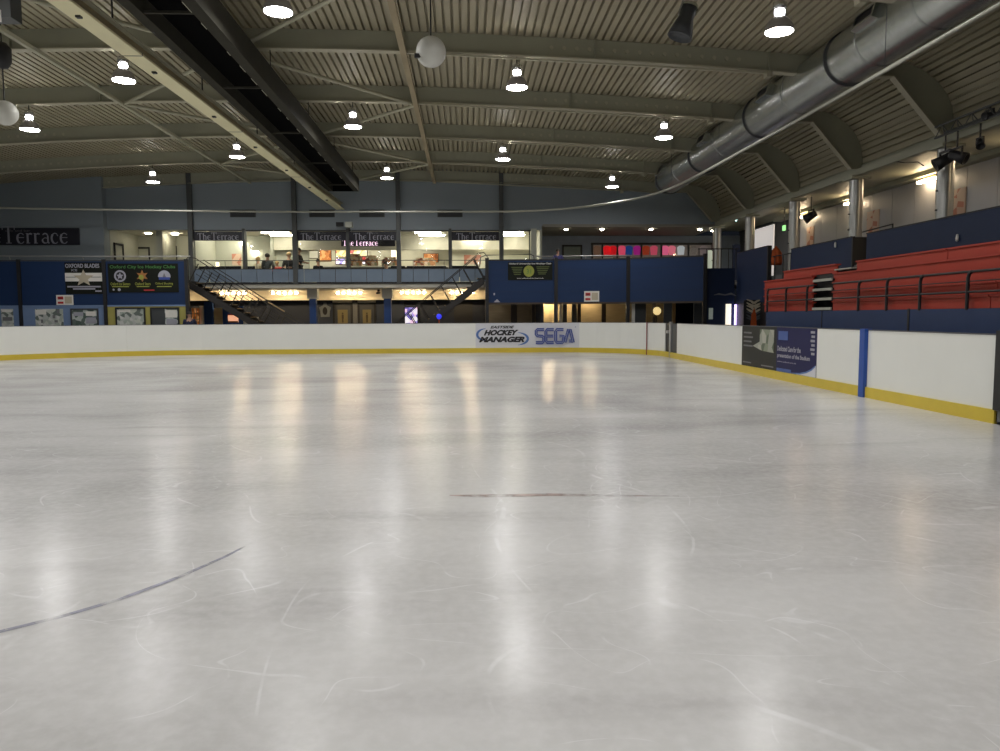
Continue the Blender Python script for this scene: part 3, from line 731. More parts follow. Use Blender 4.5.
# black and green banner
a0, a1 = FX(109), FX(179); b1, b0 = FZ(263.5, 145), FZ(292.5, 145); w = a1 - a0; h = b1 - b0
t = thing('club_banner', 'black and green banner with three round logos', 'banner', ((a0 + a1) / 2, YB - .03, b0))
fl.rect(a0, a1, b0, b1, .01, .02).build('cloth', M['banner_black'], t)
write(fl, 'Oxford City Ice Hockey Clubs', a0 + .03 * w, b0 + .80 * h, .93 * w, .14 * h, M['print_green'], t, 0, .012, .03)
c1 = (a0 + .17 * w, b0 + .57 * h); fl.disc(*c1, .24, .024).build('round_logo', M['print_grey'], t); fl.disc(*c1, .17, .027).build('logo_ring', M['black'], t)
fl.poly([(c1[0] + r * math.sin(k * math.pi / 5), c1[1] + r * math.cos(k * math.pi / 5)) for k in range(10) for r in [(.15 if k % 2 == 0 else .07)]], .027, .031).build('logo_star', M['print_grey'], t)
c2 = (a0 + .485 * w, b0 + .57 * h)
fl.poly([(c2[0] + r * math.sin(k * math.pi / 6), c2[1] + r * math.cos(k * math.pi / 6)) for k in range(12) for r in [(.25 if k % 2 == 0 else .12)]], .02, .026).build('leaf_logo', M['print_orange'], t)
fl.disc(c2[0] - .04, c2[1] - .05, .1, .03).build('leaf_centre', M['print_yellow'], t)
c3 = (a0 + .8 * w, b0 + .55 * h); fl.poly([(c3[0] + .25 * math.cos(math.radians(q_)), c3[1] + .25 * math.sin(math.radians(q_))) for q_ in range(-10, 200, 15)], .02, .025).build('shell_logo', M['print_grey'], t)
fl.rect(c3[0] - .22, c3[0] + .22, c3[1] - .13, c3[1] - .03, .02, .028).build('shell_base', M['logo_blue'], t)
fl.poly([(c3[0] - .07, c3[1] - .03), (c3[0] + .07, c3[1] - .03), (c3[0], c3[1] + .15)], .025, .03).build('shell_notch', M['print_dim'], t)
for (u, ww, s) in ((.03, .28, 'Oxford Ice Skaters'), (.38, .22, 'Oxford Stars'), (.67, .25, 'Oxford Shooting')):
    write(fl, s, a0 + u * w, b0 + .25 * h, ww * w, .10 * h, M['print_yellow'], t, 0, .01, .03)
    fl.rect(a0 + (u + .02) * w, a0 + (u + ww - .02) * w, b0 + .19 * h, b0 + .22 * h, .02, .026).build('text_line', M['print_yellow'], t)
fl.disc(a0 + .07 * w, b0 + .1 * h, .04, .026).build('dot', M['print_grey'], t); fl.disc(a0 + .15 * w, b0 + .1 * h, .06, .026).build('dot', M['print_grey'], t)
fl.rect(a0 + .5 * w, a0 + .65 * w, b0 + .06 * h, b0 + .10 * h, .02, .026).build('red_line', M['print_red'], t)
# notice posters low down
def notice(x0, x1, y0, y1, m, fm, lab, cat='poster', extra=None):
    a0, a1 = FX(x0), FX(x1); b1, b0 = FZ(y0, x0), FZ(y1, x0)
    t = thing('notice_board' if fm else 'wall_poster', lab, cat, ((a0 + a1) / 2, YB - .03, b0))
    if fm:
        e = .06; fb = MB()
        for r in ((a0 - e, a1 + e, b1, b1 + e), (a0 - e, a1 + e, b0 - e, b0), (a0 - e, a0, b0, b1), (a1, a1 + e, b0, b1)): fl.rect(*r, .0, .04, fb)
        fb.build('frame', fm, t)
    fl.rect(a0, a1, b0, b1, .002, .012).build('sheet', m, t)
    for (u0, u1, v0, v1, mm) in extra or (): fl.rect(a0 + (a1 - a0) * u0, a0 + (a1 - a0) * u1, b0 + (b1 - b0) * v0, b0 + (b1 - b0) * v1, .012, .016).build('printed_block', mm, t)
notice(0, 12, 309, 340, M['paper'], None, 'pale poster at the left edge with a grey block', extra=((.1, .9, .62, .74, M['print_dim']), (.1, .9, .9, .97, M['white_plain'])))
notice(34, 62, 309, 340, M['paper'], None, 'pale poster with white heading and dark figures', extra=((.02, .4, .82, .97, M['white_plain']), (.62, .72, .7, .8, M['print_dim']), (.78, .88, .85, .97, M['print_dim']), (.2, .27, .55, .66, M['print_dim']), (.68, .8, .56, .64, M['print_dim'])))
notice(71, 96, 310, 340, M['paper2'], M['dark_grey'], 'dark green framed poster with white print', extra=((.06, .45, .8, .93, M['print_grey']), (.55, .95, .8, .95, M['white_plain']), (.55, .95, .55, .75, M['print_grey'])))
notice(116, 143, 309, 340, M['paper'], M['black'], 'black framed notice board full of cards on yellow wall', 'notice board', ((.03, .5, .9, .97, M['white_plain']),))
notice(151, 177, 309, 340, M['paper2'], M['black'], 'black framed notice board half dark, beside the stairs', 'notice board', ((.0, .5, 0, 1, M['dark_grey']), (.52, .97, .72, .97, M['white_plain']), (.55, .95, .5, .68, M['print_grey'])))

# ------------------------------------------------------------------ blue balcony panels, right side
RP = [(X_at(487, 31.5), 31.5), (X_at(556, 31.3), 31.3), (X_at(628, 30.7), 30.7), (X_at(705, 29.4), 29.4)]
RL = ['blue balcony panel carrying the yellow circle banner', 'blue balcony panel with small white sign at its foot', 'darker blue balcony panel nearest the right corner']
rf = []
for i in range(3):
    a, b = Vector(RP[i]), Vector(RP[i + 1]); u = (b - a).normalized(); L_ = (b - a).length
    f = Frame((a.x, a.y, 0), (u.x, u.y, 0)); rf.append(f)
    t = thing('balcony_panel', RL[i], 'panel', ((a.x + b.x) / 2, (a.y + b.y) / 2, 2.0))
    f.rect(.072, L_ - .072, 2.05, 3.78, -.08, 0).build('panel', M['blue'], t)
    g = MB()
    for z in (2.5, 2.95, 3.4): f.rect(.072, L_ - .072, z, z + .012, 0, .003, g)
    g.build('plank_joint', M['blue_dark'], t)
    f.rect(.072, L_ - .072, 3.78, 3.84, -.09, .01).build('top_rail', M['black'], t)
    f.rect(.072, L_ - .072, 1.97, 2.05, -.06, .01).build('bottom_trim', M['wood_dark'], t)
    # glazed timber bays under the panel
for i, (x, y) in enumerate(RP):
    tag(box(x - .07, x + .07, y - .05, y + .12, 0, 3.9).build('support_post', M['black']), ['dark corner post at the top of the right stairs', 'dark post right of the yellow circle banner', 'dark post between the two rightmost blue panels', 'dark end post of the blue panels by the corner'][i], 'post')
struct(box(RP[0][0], RP[3][0] + .3, 34.6, 34.7, 0, 2.8).build('wall_rear', M['wood']), 'warm plywood wall under the right balcony')
def mull(px0, px1, m, lab, Y=33.4, z1=2.1):
    a, b = X_at(px0, Y, 310), X_at(px1, Y, 310)
    tag(box(a, b, Y, Y + .08, 0, z1).build('timber_post', m), lab, 'post', None)
mull(511, 517, M['wood_dark'], 'slim brown post below the yellow circle banner')
mull(532, 535, M['wood_dark'], 'slim brown post just left of the bright plywood bay')
mull(559.5, 562, M['white_plain'], 'white strip post right of the dark post', 33.2)
mull(562.5, 567, M['dark_grey'], 'grey door post in the bright opening, left one')
mull(572, 577, M['dark_grey'], 'grey door post in the bright opening, right one')
mull(577.5, 581, M['wood_dark'], 'brown post at the left of the pale plywood bay')
mull(602, 606, M['wood_dark'], 'brown post under the small white sign')
mull(632, 635, M['white_plain'], 'white upright strip at the start of the last bay', 32.2)
mull(635, 646, M['dark_grey'], 'dark door leaf beside the white upright strip', 32.2)
mull(653, 656, M['wood_dark'], 'brown post touching the round yellow lamp', 32.0)
mull(664, 672, M['dark_grey'], 'dark post standing behind the corner gate', 31.2, 2.05)
mull(694, 703, M['dark_grey'], 'dark door leaf at the end of the last bay', 31.0)
p = P(657, 311, Y=31.9)
t = thing('round_lamp', 'round yellow lamp glowing above the corner boards', 'lamp', p)
MB().lathe([(0.001, -.02), (.17, -.02), (.17, .03), (.001, .03)], p, 24, Matrix.Rotation(math.radians(90), 4, 'X'), False).build('lens', M['yellow_glow'], t)
MB().tube([p + Vector((0, .05, -.2)), p + Vector((0, .05, -1.2))], .02, 6).build('stem', M['black'], t)
# yellow circle banner
f = rf[0]; L0 = (Vector(RP[1]) - Vector(RP[0])).length; a0 = L0 * (508 - 487) / 69; a1 = L0 * (552.5 - 487) / 69; b1 = 3.71; b0 = 2.98; w = a1 - a0; h = b1 - b0
t = thing('club_banner', 'black banner with a yellow green circle on the blue panel', 'banner', f.p((a0 + a1) / 2, b0, .03))
f.rect(a0, a1, b0, b1, .01, .02).build('cloth', M['banner_black'], t)
write(f, 'Oxford University Ice Hockey Club', a0 + .03 * w, b0 + .86 * h, .94 * w, .11 * h, M['print_white'], t, 0, .015, .03)
f.disc(a0 + .47 * w, b0 + .5 * h, .225, .026, ry=.235).build('circle_logo', M['print_yellow'], t)
write(f, '31', a0 + .42 * w, b0 + .36 * h, .1 * w, .26 * h, M['print_green'], t, 0, 0, .03)
for i in range(5):
    f.rect(a0 + (.08 + .015 * i) * w, a0 + (.33 - .01 * i) * w, b0 + (.70 - .1 * i) * h, b0 + (.74 - .1 * i) * h, .02, .026).build('text_line', M['print_yellow_dim'], t)
    f.rect(a0 + (.64 + .01 * i) * w, a0 + (.93 - .02 * i) * w, b0 + (.72 - .1 * i) * h, b0 + (.76 - .1 * i) * h, .02, .026).build('text_line', M['print_yellow_dim'], t)
write(f, 'www.oxforduniicehockey.co.uk', a0 + .2 * w, b0 + .06 * h, .6 * w, .07 * h, M['print_white'], t, 0, .01, .03)
f = rf[1]; L1 = (Vector(RP[2]) - Vector(RP[1])).length
hockey_sign(f, L1 * (584.5 - 556) / 72, L1 * (599.5 - 556) / 72, 2.07, 2.50, 'small white sign with red marks under the right blue panel')
f = rf[0]
tag(f.poly([(L0 * .1, 2.07), (L0 * .19, 2.07), (L0 * .145, 2.20)], 0, .012).build('warning_sticker', M['print_grey']), 'small white triangular sticker low on the blue panel', 'sticker')
tag(f.rect(L0 * .095, L0 * .115, 2.36, 2.45, 0, .012).build('switch_plate', M['print_grey']), 'tiny pale plate above the triangular sticker', 'plate')
# rail above the right panels
t = thing('hand_rail', 'thin dark handrail on top of the yellow banner panel', 'rail', (RP[0][0] + 1, 31.7, 3.8))
MB().tube([(RP[0][0] - .3, 31.7, 3.55), (RP[0][0] - .25, 31.7, 3.95), (RP[0][0] - .05, 31.7, 4.03), (RP[0][0] + 1.85, 31.7, 4.07), (RP[0][0] + 1.98, 31.7, 4.0), (RP[0][0] + 2.0, 31.7, 3.8)], .022, 8).build('rail', M['dark_grey'], t)
MB().tube([(RP[0][0] + .6, 31.7, 2.94), (RP[0][0] + .6, 31.7, 4.05)], .016, 6).build('post', M['dark_grey'], t)
t = thing('pipe_rail', 'pale pipe rail in front of the skate shop', 'rail', (5, 32.0, 3.8))
MB().tube([(RP[0][0] + 2.0, 32.6, 4.05), (X_at(632, 32.6, 255), 32.6, 4.09), ], .022, 8).build('rail', M['rail_grey'], t)
for xx in (3.2, 5.2, 7.0): MB().tube([(xx, 32.6, 2.96), (xx, 32.6, 4.06)], .018, 6).build('post', M['rail_grey'], t)

# ------------------------------------------------------------------ terrace glazing, posts, balustrade
PX = [-12.06, -9.8, -7.54, -5.24, -2.97, -.68, 1.61, 2.95]
for i in range(7):
    a, b = PX[i], PX[i + 1]
    e = bpy.data.objects.new(f'window_{i + 1}', None); C.objects.link(e); e.location = ((a + b) / 2, 34.2, 2.96); e['_at'] = tuple(e.location); struct(e, 'floor to ceiling window of the terrace')
    fb = MB(); fb.box(a + .03, a + .08, 34.16, 34.24, 2.96, 5.36).box(b - .08, b - .03, 34.16, 34.24, 2.96, 5.36).box(a, b, 34.16, 34.24, 5.3, 5.36)
    fb.build('window_frame', M['post_grey'], e)
    MB().add([(a + .08, 34.2, 2.96), (b - .08, 34.2, 2.96), (b - .08, 34.2, 5.3), (a + .08, 34.2, 5.3)], [(0, 1, 2, 3)]).build('glass_pane', M['glass'], e)
for x, lab in ((-12.06, 'tall dark post at the left end of the terrace'), (-7.54, 'tall dark post beside the standing dark figure'), (-2.97, 'tall dark post right of the middle terrace signs'), (1.61, 'tall dark post above the top of the right stairs')):
    tag(box(x - .095, x + .095, 33.85, 34.05, 2.96, zdeck(x) - .02).build('wall_post', M['post_grey']), lab, 'post')
for x, lab in ((-9.8, 'slim grey mullion post left of the seated people'), (-5.24, 'slim grey post under the small camera'), (-.68, 'slim grey post left of the rightmost terrace sign')):
    tag(box(x - .06, x + .06, 34.0, 34.14, 2.96, 5.4).build('mullion_post', M['post_grey']), lab, 'post')
tag(box(2.95, 3.2, 34.0, 34.25, 2.96, 5.4).build('mullion_post', M['wall_green']), 'pale end post at the right of the terrace', 'post')
t = thing('balustrade', 'grey blue panelled balustrade along the terrace edge', 'balustrade', (-4.5, 33.95, 2.96))
x = -12.0; i = 0
while x < 2.9:
    x1 = min(x + .69, 2.95)
    MB().box(x + .012, x1 - .012, 33.93, 33.95, 3.04, 3.60).build('panel', M['bal_blue'], t); x = x1
MB().tube([(-12.1, 33.94, 3.99), (2.95, 33.94, 3.99)], .018, 6).build('top_rail', M['post_grey'], t)
x = -12.0
while x < 2.9: MB().tube([(x, 33.96, 3.0), (x, 33.96, 3.99)], .012, 6).build('post', M['post_grey'], t); x += 1.38
MB().box(-12.0, 2.95, 33.92, 33.96, 3.60, 3.63).build('panel_cap', M['dark_grey'], t)

# terrace signs
def terrace_sign(x0, x1, zt, zb, Y, lab, hh, lm, big=False, start=None):
    fr = Frame((0, Y, 0), (1, 0, 0))
    t = thing('terrace_sign', lab, 'sign', ((x0 + x1) / 2, Y, zb))
    fr.rect(x0, x1, zb, zt, 0, .05).build('board', M['sign_back'], t)
    wid = 5.6 * hh if False else None
    serif(fr, 'TheTerrace', start if start is not None else x0 + (x1 - x0) * .1, zb + (zt - zb) * .09, hh, lm, t, .06)
    write(fr, 'cafe and bar', (start if start is not None else x0 + (x1 - x0) * .1) + 2.3 * hh, zb + (zt - zb) * .78, hh * 1.6, (zt - zb) * .13, M['print_dim'], t, 0, 0, .06)
for a, b, lab in ((193, 242, 'dark terrace sign at the far left window'), (296, 346, 'dark terrace sign left of the small camera'), (349, 397, 'dark terrace sign right of the small camera'), (451.5, 500, 'dark terrace sign on the rightmost window')):
    x0, x1 = P(a, 236, Y=34.1).x, P(b, 236, Y=34.1).x
    terrace_sign(x0, x1, 5.27, 4.88, 34.12, lab, .285, M['print_grey'])
fb_ = P(0, 236, Y=33.75)
x1 = P(79.5, 236, Y=33.7).x
terrace_sign(x1 - 4.9, x1, P(40, 228, Y=33.7).z, P(40, 245, Y=33.7).z, 33.73, 'large dark terrace sign on the grey wall at the left', .66, M['print_grey'], start=x1 - 4.62)
# lit inner sign
p0, p1 = P(341, 242, Y=36.85), P(376, 242, Y=36.85); p0.z = max(p0.z, 4.86)
t = thing('lit_sign', 'glowing pink white terrace lettering inside the bar', 'sign', p0)
f = Frame((0, 36.9, 0), (1, 0, 0)); f.rect(p0.x, P(395, 242, Y=36.85).x, p0.z - .2, p0.z + .2, 0, .03).build('board', M['sign_back'], t)
serif(f, 'TheTerrace', p0.x + .08, p0.z - .17, .27, M['neon_pink'], t, .05)

# ventilation grilles on the wall
for xc, lab in ((243, 'slim dark vent grille leftmost on the blue wall'), (322, 'slim dark vent grille left of the square lighting beam end'), (372, 'slim dark vent grille right of the square lighting beam end'), (450, 'slim dark vent grille rightmost on the blue wall')):
    p = P(xc, 213.5, Y=34.1)
    t = thing('vent_grille', lab, 'vent', (p.x, 34.1, p.z - .15))
    MB().box(p.x - .56, p.x + .56, 34.07, 34.12, p.z - .16, p.z + .16).build('frame', M['post_grey'], t)
    b = MB()
    for i in range(6): b.bar((p.x - .52, 34.06, p.z - .13 + i * .052), (p.x + .52, 34.06, p.z - .13 + i * .052), .04, .012, up=(0, .6, 1))
    b.build('slats', M['dark_grey'], t)
# small camera cluster
p = P(346, 227, Y=33.6)
t = thing('security_camera', 'pale box camera above the middle terrace post', 'camera', (p.x, 33.7, p.z))
MB().box(p.x + .0, p.x + .30, 33.35, 33.7, p.z - .03, p.z + .2).build('housing', M['wall_green'], t)
MB().lathe([(.001, -.03), (.06, -.03), (.06, 0)], (p.x + .15, 33.35, p.z + .08), 12, Matrix.Rotation(math.radians(90), 4, 'X')).build('lens', M['black'], t)
MB().tube([(p.x + .1, 33.7, p.z), (p.x + .1, 34.1, p.z - .05)], .03, 6).build('bracket', M['post_grey'], t)
t = thing('floodlight', 'small black floodlight left of the pale box camera', 'lamp', (p.x - .25, 33.7, p.z))
MB().box(p.x - .42, p.x - .1, 33.5, 33.65, p.z + .02, p.z + .2).build('housing', M['black'], t)
MB().tube([(p.x - .25, 33.62, p.z + .1), (p.x - .25, 34.1, p.z + .1)], .02, 6).build('bracket', M['black'], t)

# ------------------------------------------------------------------ terrace interior
def fluo_fixture(px0, px1, py, Y, lab, z=None):
    a = P(px0, py, Y=Y); b = P(px1, py, Y=Y); z = 5.36
    t = thing('ceiling_light', lab, 'ceiling light', ((a.x + b.x) / 2, Y, z))
    MB().box(a.x, b.x + .15, Y - .7, Y + .75, z, z + .05).build('housing', M['ceil_white'], t)
    for dy, dx in ((-.5, -.02), (.55, .12)):
        MB().box(a.x + dx, b.x - .06 + dx, Y + dy - .1, Y + dy + .1, z - .05, z).build('tube', M['fluo'], t)
fluo_fixture(265, 293, 233, 35.6, 'bright double tube ceiling light left of the dark figure')
fluo_fixture(416, 443, 233, 35.6, 'bright double tube ceiling light above the bar right side')
fluo_fixture(501, 524, 233, 35.6, 'bright double tube ceiling light at the right end window')
fluo_fixture(305, 325, 236, 39.0, 'added double tube ceiling light above the food counter left')  # added further in to light the room, like the next two
fluo_fixture(340, 362, 236, 39.4, 'added double tube ceiling light above the counter middle')
fluo_fixture(395, 417, 236, 39.2, 'added double tube ceiling light above the counter right')
fluo_fixture(214, 234, 240, 35.9, 'double tube ceiling light at the left end window')
fluo_fixture(462, 482, 240, 36.2, 'double tube ceiling light beside the rightmost sign')
# small round wall lights; the last one is added to brighten the landing
for (x, y, Y, lab) in ((243, 243, 37.15, 'small round wall light in the left terrace window'), (255, 252, 37.15, 'small round wall light above the seated people'), (433, 249, 37.35, 'small round light under the bright double tubes at right'), (488, 241.5, 37.35, 'small round light at the rightmost terrace window'), (148, 233, 36.0, 'small bright round light of the left landing'), (175, 234, 36.0, 'round light added to brighten the right of the left landing')):
    p = P(x, y, Y=Y)
    t = thing('round_light', lab, 'light', p)
    MB().lathe([(.001, -.03), (.13, -.03), (.15, 0), (.15, .03), (.001, .03)], p, 20).build('diffuser', M['downlight'], t)
    MB().lathe([(.17, .03), (.17, .07), (.001, .07)], p, 20).build('ring', M['white_plain'], t)
    if Y == 36.0: MB().tube([p + Vector((0, 0, .05)), (p.x, p.y, 5.42)], .02, 6).build('stem', M['dark_grey'], t)
# bar counter and back wall furniture
t = thing('bar_counter', 'long bar counter inside the terrace', 'counter', (-3.5, 38.2, 2.96))
MB().box(-7.3, -.9, 38.0, 38.7, 2.96, 3.95).build('body', M['wood_dark'], t); MB().box(-7.4, -.85, 37.9, 38.75, 3.95, 4.02).build('worktop', M['white_plain'], t)
for (x0, x1, m, z0, z1, lab, cat) in ((-6.0, -5.2, M['foods'], 4.02, 4.5, 'pile of snack packets on the counter left of the post', 'snacks'), (-5.0, -4.4, M['foods'], 4.02, 4.42, 'glass cabinet of drinks on the counter', 'cabinet'), (-4.2, -3.4, M['foods'], 4.02, 4.35, 'row of small bottles on the counter middle', 'bottles'), (-2.6, -1.5, M['foods'], 4.02, 4.3, 'dark machines and jars on the counter right', 'machines')):
    tag(MB().box(x0, x1, 38.1, 38.5, z0, z1).box(x0 + .1, x1 - .1, 38.15, 38.45, z1, z1 + .12).build('counter_display', m), lab, cat)
f = Frame((0, 40.98, 0), (1, 0, 0))
def X41(px_, py_=255): return P(px_, py_, Y=40.98).x
def Z41(py_): return P(350, py_, Y=40.98).z
for (x0, x1, y0, y1, m, lab) in ((320, 331, 250, 261, M['orange_lit'], 'orange picture board behind the bar, left one'), (336, 346, 250, 257, M['menu'], 'yellow menu board left of the middle post'), (336, 346, 259, 264, M['vending'], 'white lit menu strip below the yellow board'), (350, 367, 250, 256, M['menu'], 'wide yellow menu board right of the middle post'), (352, 366, 257, 261, M['print_red'], 'dark red sign strip on the bar wall'), (353, 365, 262, 264, M['vending'], 'small white lit strip under the red sign'), (391, 397, 250, 264, M['neon_white'], 'warm lit doorway panel right of the bar'), (424, 438, 254, 262, M['orange_lit'], 'orange oval display behind the right counter'), (282, 292, 251, 270, M['neon_white'], 'bright doorway behind the waving person'), (298, 318, 251, 258, M['white_plain'], 'white notice wall behind the dark figure')):
    t = thing('menu_board', lab, 'board', f.p((X41(x0) + X41(x1)) / 2, Z41(y1), 0))
    f.rect(X41(x0), X41(x1), Z41(y1), Z41(y0), .02, .06).build('face', m, t)
    f.rect(X41(x0) - .03, X41(x1) + .03, Z41(y1) - .03, Z41(y0) + .03, 0, .02).build('frame', M['wood_dark'], t)
for i in range(3):
    p = P((230, 470, 455)[i], 261, Y=(37.18, 37.38, 37.38)[i])
tag(MB().box(X_at(210, 37.1, 260), X_at(216, 37.1, 260) + .12, 37.14, 37.19, 3.7, 4.15).build('wall_lamp_panel', M['neon_white']), 'small warm lit panel in the left terrace window', 'wall lamp')
tag(MB().box(P(232, 258, Y=37.15).x, P(241, 258, Y=37.15).x, 37.14, 37.19, 4.0, 4.55).build('wall_picture', M['poster_pink']), 'pinkish wall picture in the left terrace window', 'picture')
tag(MB().box(P(464, 258, Y=37.38).x, P(481, 258, Y=37.38).x, 37.36, 37.39, 4.05, 4.5).build('wall_picture', M['poster_pink']), 'wide pinkish picture near the rightmost sign', 'picture')
# dark bench backs along the glass
for (a, b, lab) in ((194, 241, 'dark upholstered bench back behind the left window'), (245, 255, 'short dark bench back left of the blond person'), (391, 405, 'dark bench back right of the bar'), (407, 446, 'dark long bench back in front of the right counter'), (452, 478, 'dark bench back behind the right stairs')):
    x0, x1 = P(a, 268, Y=34.9).x, P(b, 268, Y=34.9).x
    t = thing('bench', lab, 'bench', ((x0 + x1) / 2, 34.9, 2.96))
    MB().box(x0, x1, 34.82, 34.92, 3.3, 3.80).build('backrest', M['cloth_black'], t); MB().box(x0, x1, 34.92, 35.4, 3.33, 3.43).build('seat', M['cloth_black'], t)
    for xx in (x0 + .05, x1 - .1): MB().box(xx, xx + .05, 34.86, 35.35, 2.96, 3.33).build('leg', M['wood_dark'], t)
for i, (px_, lab) in enumerate(((418, 'white topped round table right of the bar'), (303, 'round table beside the standing dark figure'), (243, 'round table at the left window'))):
    p = P(px_, 268, Y=36.6)
    t = thing('cafe_table', lab, 'table', (p.x, 36.6, 2.96))
    MB().lathe([(.001, 3.7), (.38, 3.7), (.38, 3.73), (.001, 3.73)], (p.x, 36.6, 0), 20, sm=False).build('tabletop', M['white_plain'], t)
    MB().lathe([(.03, 2.98), (.03, 3.7)], (p.x, 36.6, 0), 10).build('stem', M['dark_grey'], t); MB().lathe([(.001, 2.99), (.22, 2.99), (.24, 2.96)], (p.x, 36.6, 0), 16).build('base', M['dark_grey'], t)
# landing at the left: framed doors
_ya, _yb = P(114.5, 250, X=-15.66).y, P(123.5, 250, X=-15.66).y
t = thing('door_frame', 'dark framed narrow doorway on the left landing side wall', 'frame', (-15.66, (_ya + _yb) / 2, 2.96)); _zt = P(119, 243.5, X=-15.66).z
MB().box(-15.7, -15.64, _ya, _ya + .09, 2.96, _zt).box(-15.7, -15.64, _yb - .09, _yb, 2.96, _zt).box(-15.7, -15.64, _ya, _yb, _zt - .09, _zt).build('frame', M['black'], t); MB().box(-15.69, -15.67, _ya + .09, _yb - .09, 2.96, _zt - .09).build('leaf', M['wall_green'], t)
for (x0, x1, yt, lab) in ((135.5, 150, 247, 'dark framed noticeboard on the left landing'), (169, 177, 246, 'dark door frame at the right of the left landing')):
    Y = 37.18; a, b = P(x0, 250, Y=Y).x, P(x1, 250, Y=Y).x; zt = P(x0, yt, Y=Y).z
    t = thing('door_frame', lab, 'frame', ((a + b) / 2, Y, 2.96)); fb = MB().box(a, a + .07, Y - .05, Y, 2.96, zt).box(b - .07, b, Y - .05, Y, 2.96, zt).box(a, b, Y - .05, Y, zt - .09, zt)
    fb.build('frame', M['black'], t); MB().box(a + .07, b - .07, Y - .02, Y - .005, 2.96, zt - .09).build('leaf', M['wall_green'], t)
tag(MB().box(P(157, 240, Y=35.2).x, P(163, 240, Y=35.2).x, 35.1, 35.15, 2.96, 5.42).build('door_leaf', M['wall_green']), 'pale door leaf standing open on the left landing', 'door')

# skate shop window
XS = [P(x, 250, Y=37.98).x for x in (592, 602, 617, 641, 661, 688)]; XSe = P(699, 250, Y=37.98).x
zt, zb = P(650, 245, Y=37.98).z, 3.3
t = thing('shop_window', 'long lit shop window with bright jackets inside', 'window', ((XS[0] + XSe) / 2, 37.9, zb))
edges = XS + [P(712, 250, Y=37.98).x]
fb = MB().box(edges[0] - .06, edges[-1] + .06, 37.86, 37.95, zt, zt + .1)
for e_ in edges: fb.box(e_ - .04, e_ + .04, 37.86, 37.95, zb, zt)
fb.build('frame', M['black'], t)
MB().box(edges[0], edges[-1], 37.96, 37.99, zb, zt).build('lit_backing', emit('lit_shop_backing', (1., .8, .7), .05, (.18, .14, .13)), t)
MB().add([(edges[0], 37.87, zb), (edges[-1], 37.87, zb), (edges[-1], 37.87, zt), (edges[0], 37.87, zt)], [(0, 1, 2, 3)]).build('glass_pane', M['glass'], t)
goods = [(597, (.30, .2, .15), 'brown'), (607, (.9, .05, .08), 'bright red'), (613, (.8, .04, .07), 'red'), (622, (.95, .22, .35), 'salmon pink'), (629, (.05, .15, .4), 'blue'), (637, (.55, .06, .4), 'magenta'), (646, (.5, .12, .06), 'rust red'), (654, (.75, .2, .3), 'dusky pink'), (665, (.95, .3, .5), 'light pink'), (672, (.9, .35, .45), 'coral pink'), (681, (.7, .72, .75), 'white'), (693, (.25, .22, .2), 'grey brown'), (704, (.35, .3, .3), 'grey')]
for px_, c, nm in goods:
    p = P(px_, 250, Y=37.9); g = MB(); w = .19
    g.prism([(p.x - w, zt - .12), (p.x - .08, zt - .04), (p.x + .08, zt - .04), (p.x + w, zt - .12), (p.x + w * .8, zt - .5), (p.x - w * .8, zt - .5)], 37.89, 37.955)
    mm = emit('glowing_fabric_' + nm.replace(' ', '_'), [q ** 1.6 for q in c], .5, tuple(q ** 1.6 for q in c))  # the shop's lighting is put into the garment colours as a glow
    tag(g.build('hanging_jersey', mm), f'{nm} garment hanging in the skate shop window', 'clothing', 'garments in the skate shop window')
for i, px_ in enumerate((607, 626, 648, 673)):
    p = P(px_, 257, Y=37.9)
    tag(MB().box(p.x - .3, p.x + .3, 37.9, 37.95, zt - .85, zt - .62).build('display_shelf', M['white_plain']), ['pale display shelf under the red garments', 'pale display shelf under the blue garment', 'pale display shelf under the rust red garment', 'pale display shelf under the pink garments'][i], 'shelf')
# framed picture left of the shop
a, b = P(562, 250, Y=37.98).x, P(582, 250, Y=37.98).x; zt2 = P(570, 245, Y=37.98).z
t = thing('framed_window', 'dark framed square window left of the skate shop', 'window', ((a + b) / 2, 37.95, 3.4))
MB().box(a, a + .08, 37.9, 38, 3.4, zt2).box(b - .08, b, 37.9, 38, 3.4, zt2).box(a, b, 37.9, 38, zt2 - .08, zt2).build('frame', M['black'], t)
MB().box(a + .08, b - .08, 37.96, 37.99, 3.4, zt2 - .08).build('pane', mat('grey_pane', (.2, .24, .22), .2), t)
MB().box(b - .42, b - .18, 37.93, 37.96, 3.5, 4.25).build('reflection_figure', M['cloth_cream'], t).name = 'painted_reflection'  # pale box painted in as a figure reflected in the pane
# soffit downlights
for px_, py_, lab in ((566, 230, 'soffit downlight above the framed window'), (602, 229.5, 'soffit downlight above the left end of the shop'), (651, 229.2, 'soffit downlight above the middle of the shop'), (700, 228.5, 'soffit downlight at the right end of the soffit'), (713, 235, 'faint soffit downlight by the corner column')):
    p = P(px_, py_, Y=35.0 + .5 * (px_ > 705)); z = 5.5
    t = thing('downlight', lab, 'light', (p.x, p.y, z))
    MB().lathe([(.001, z - .07), (.07, z - .06), (.10, z - .01)], (p.x, p.y, 0), 16).build('lens', M['downlight'], t)
    MB().lathe([(.11, z - .02), (.16, z - .015), (.16, z)], (p.x, p.y, 0), 16).build('ring', M['rail_grey'], t)

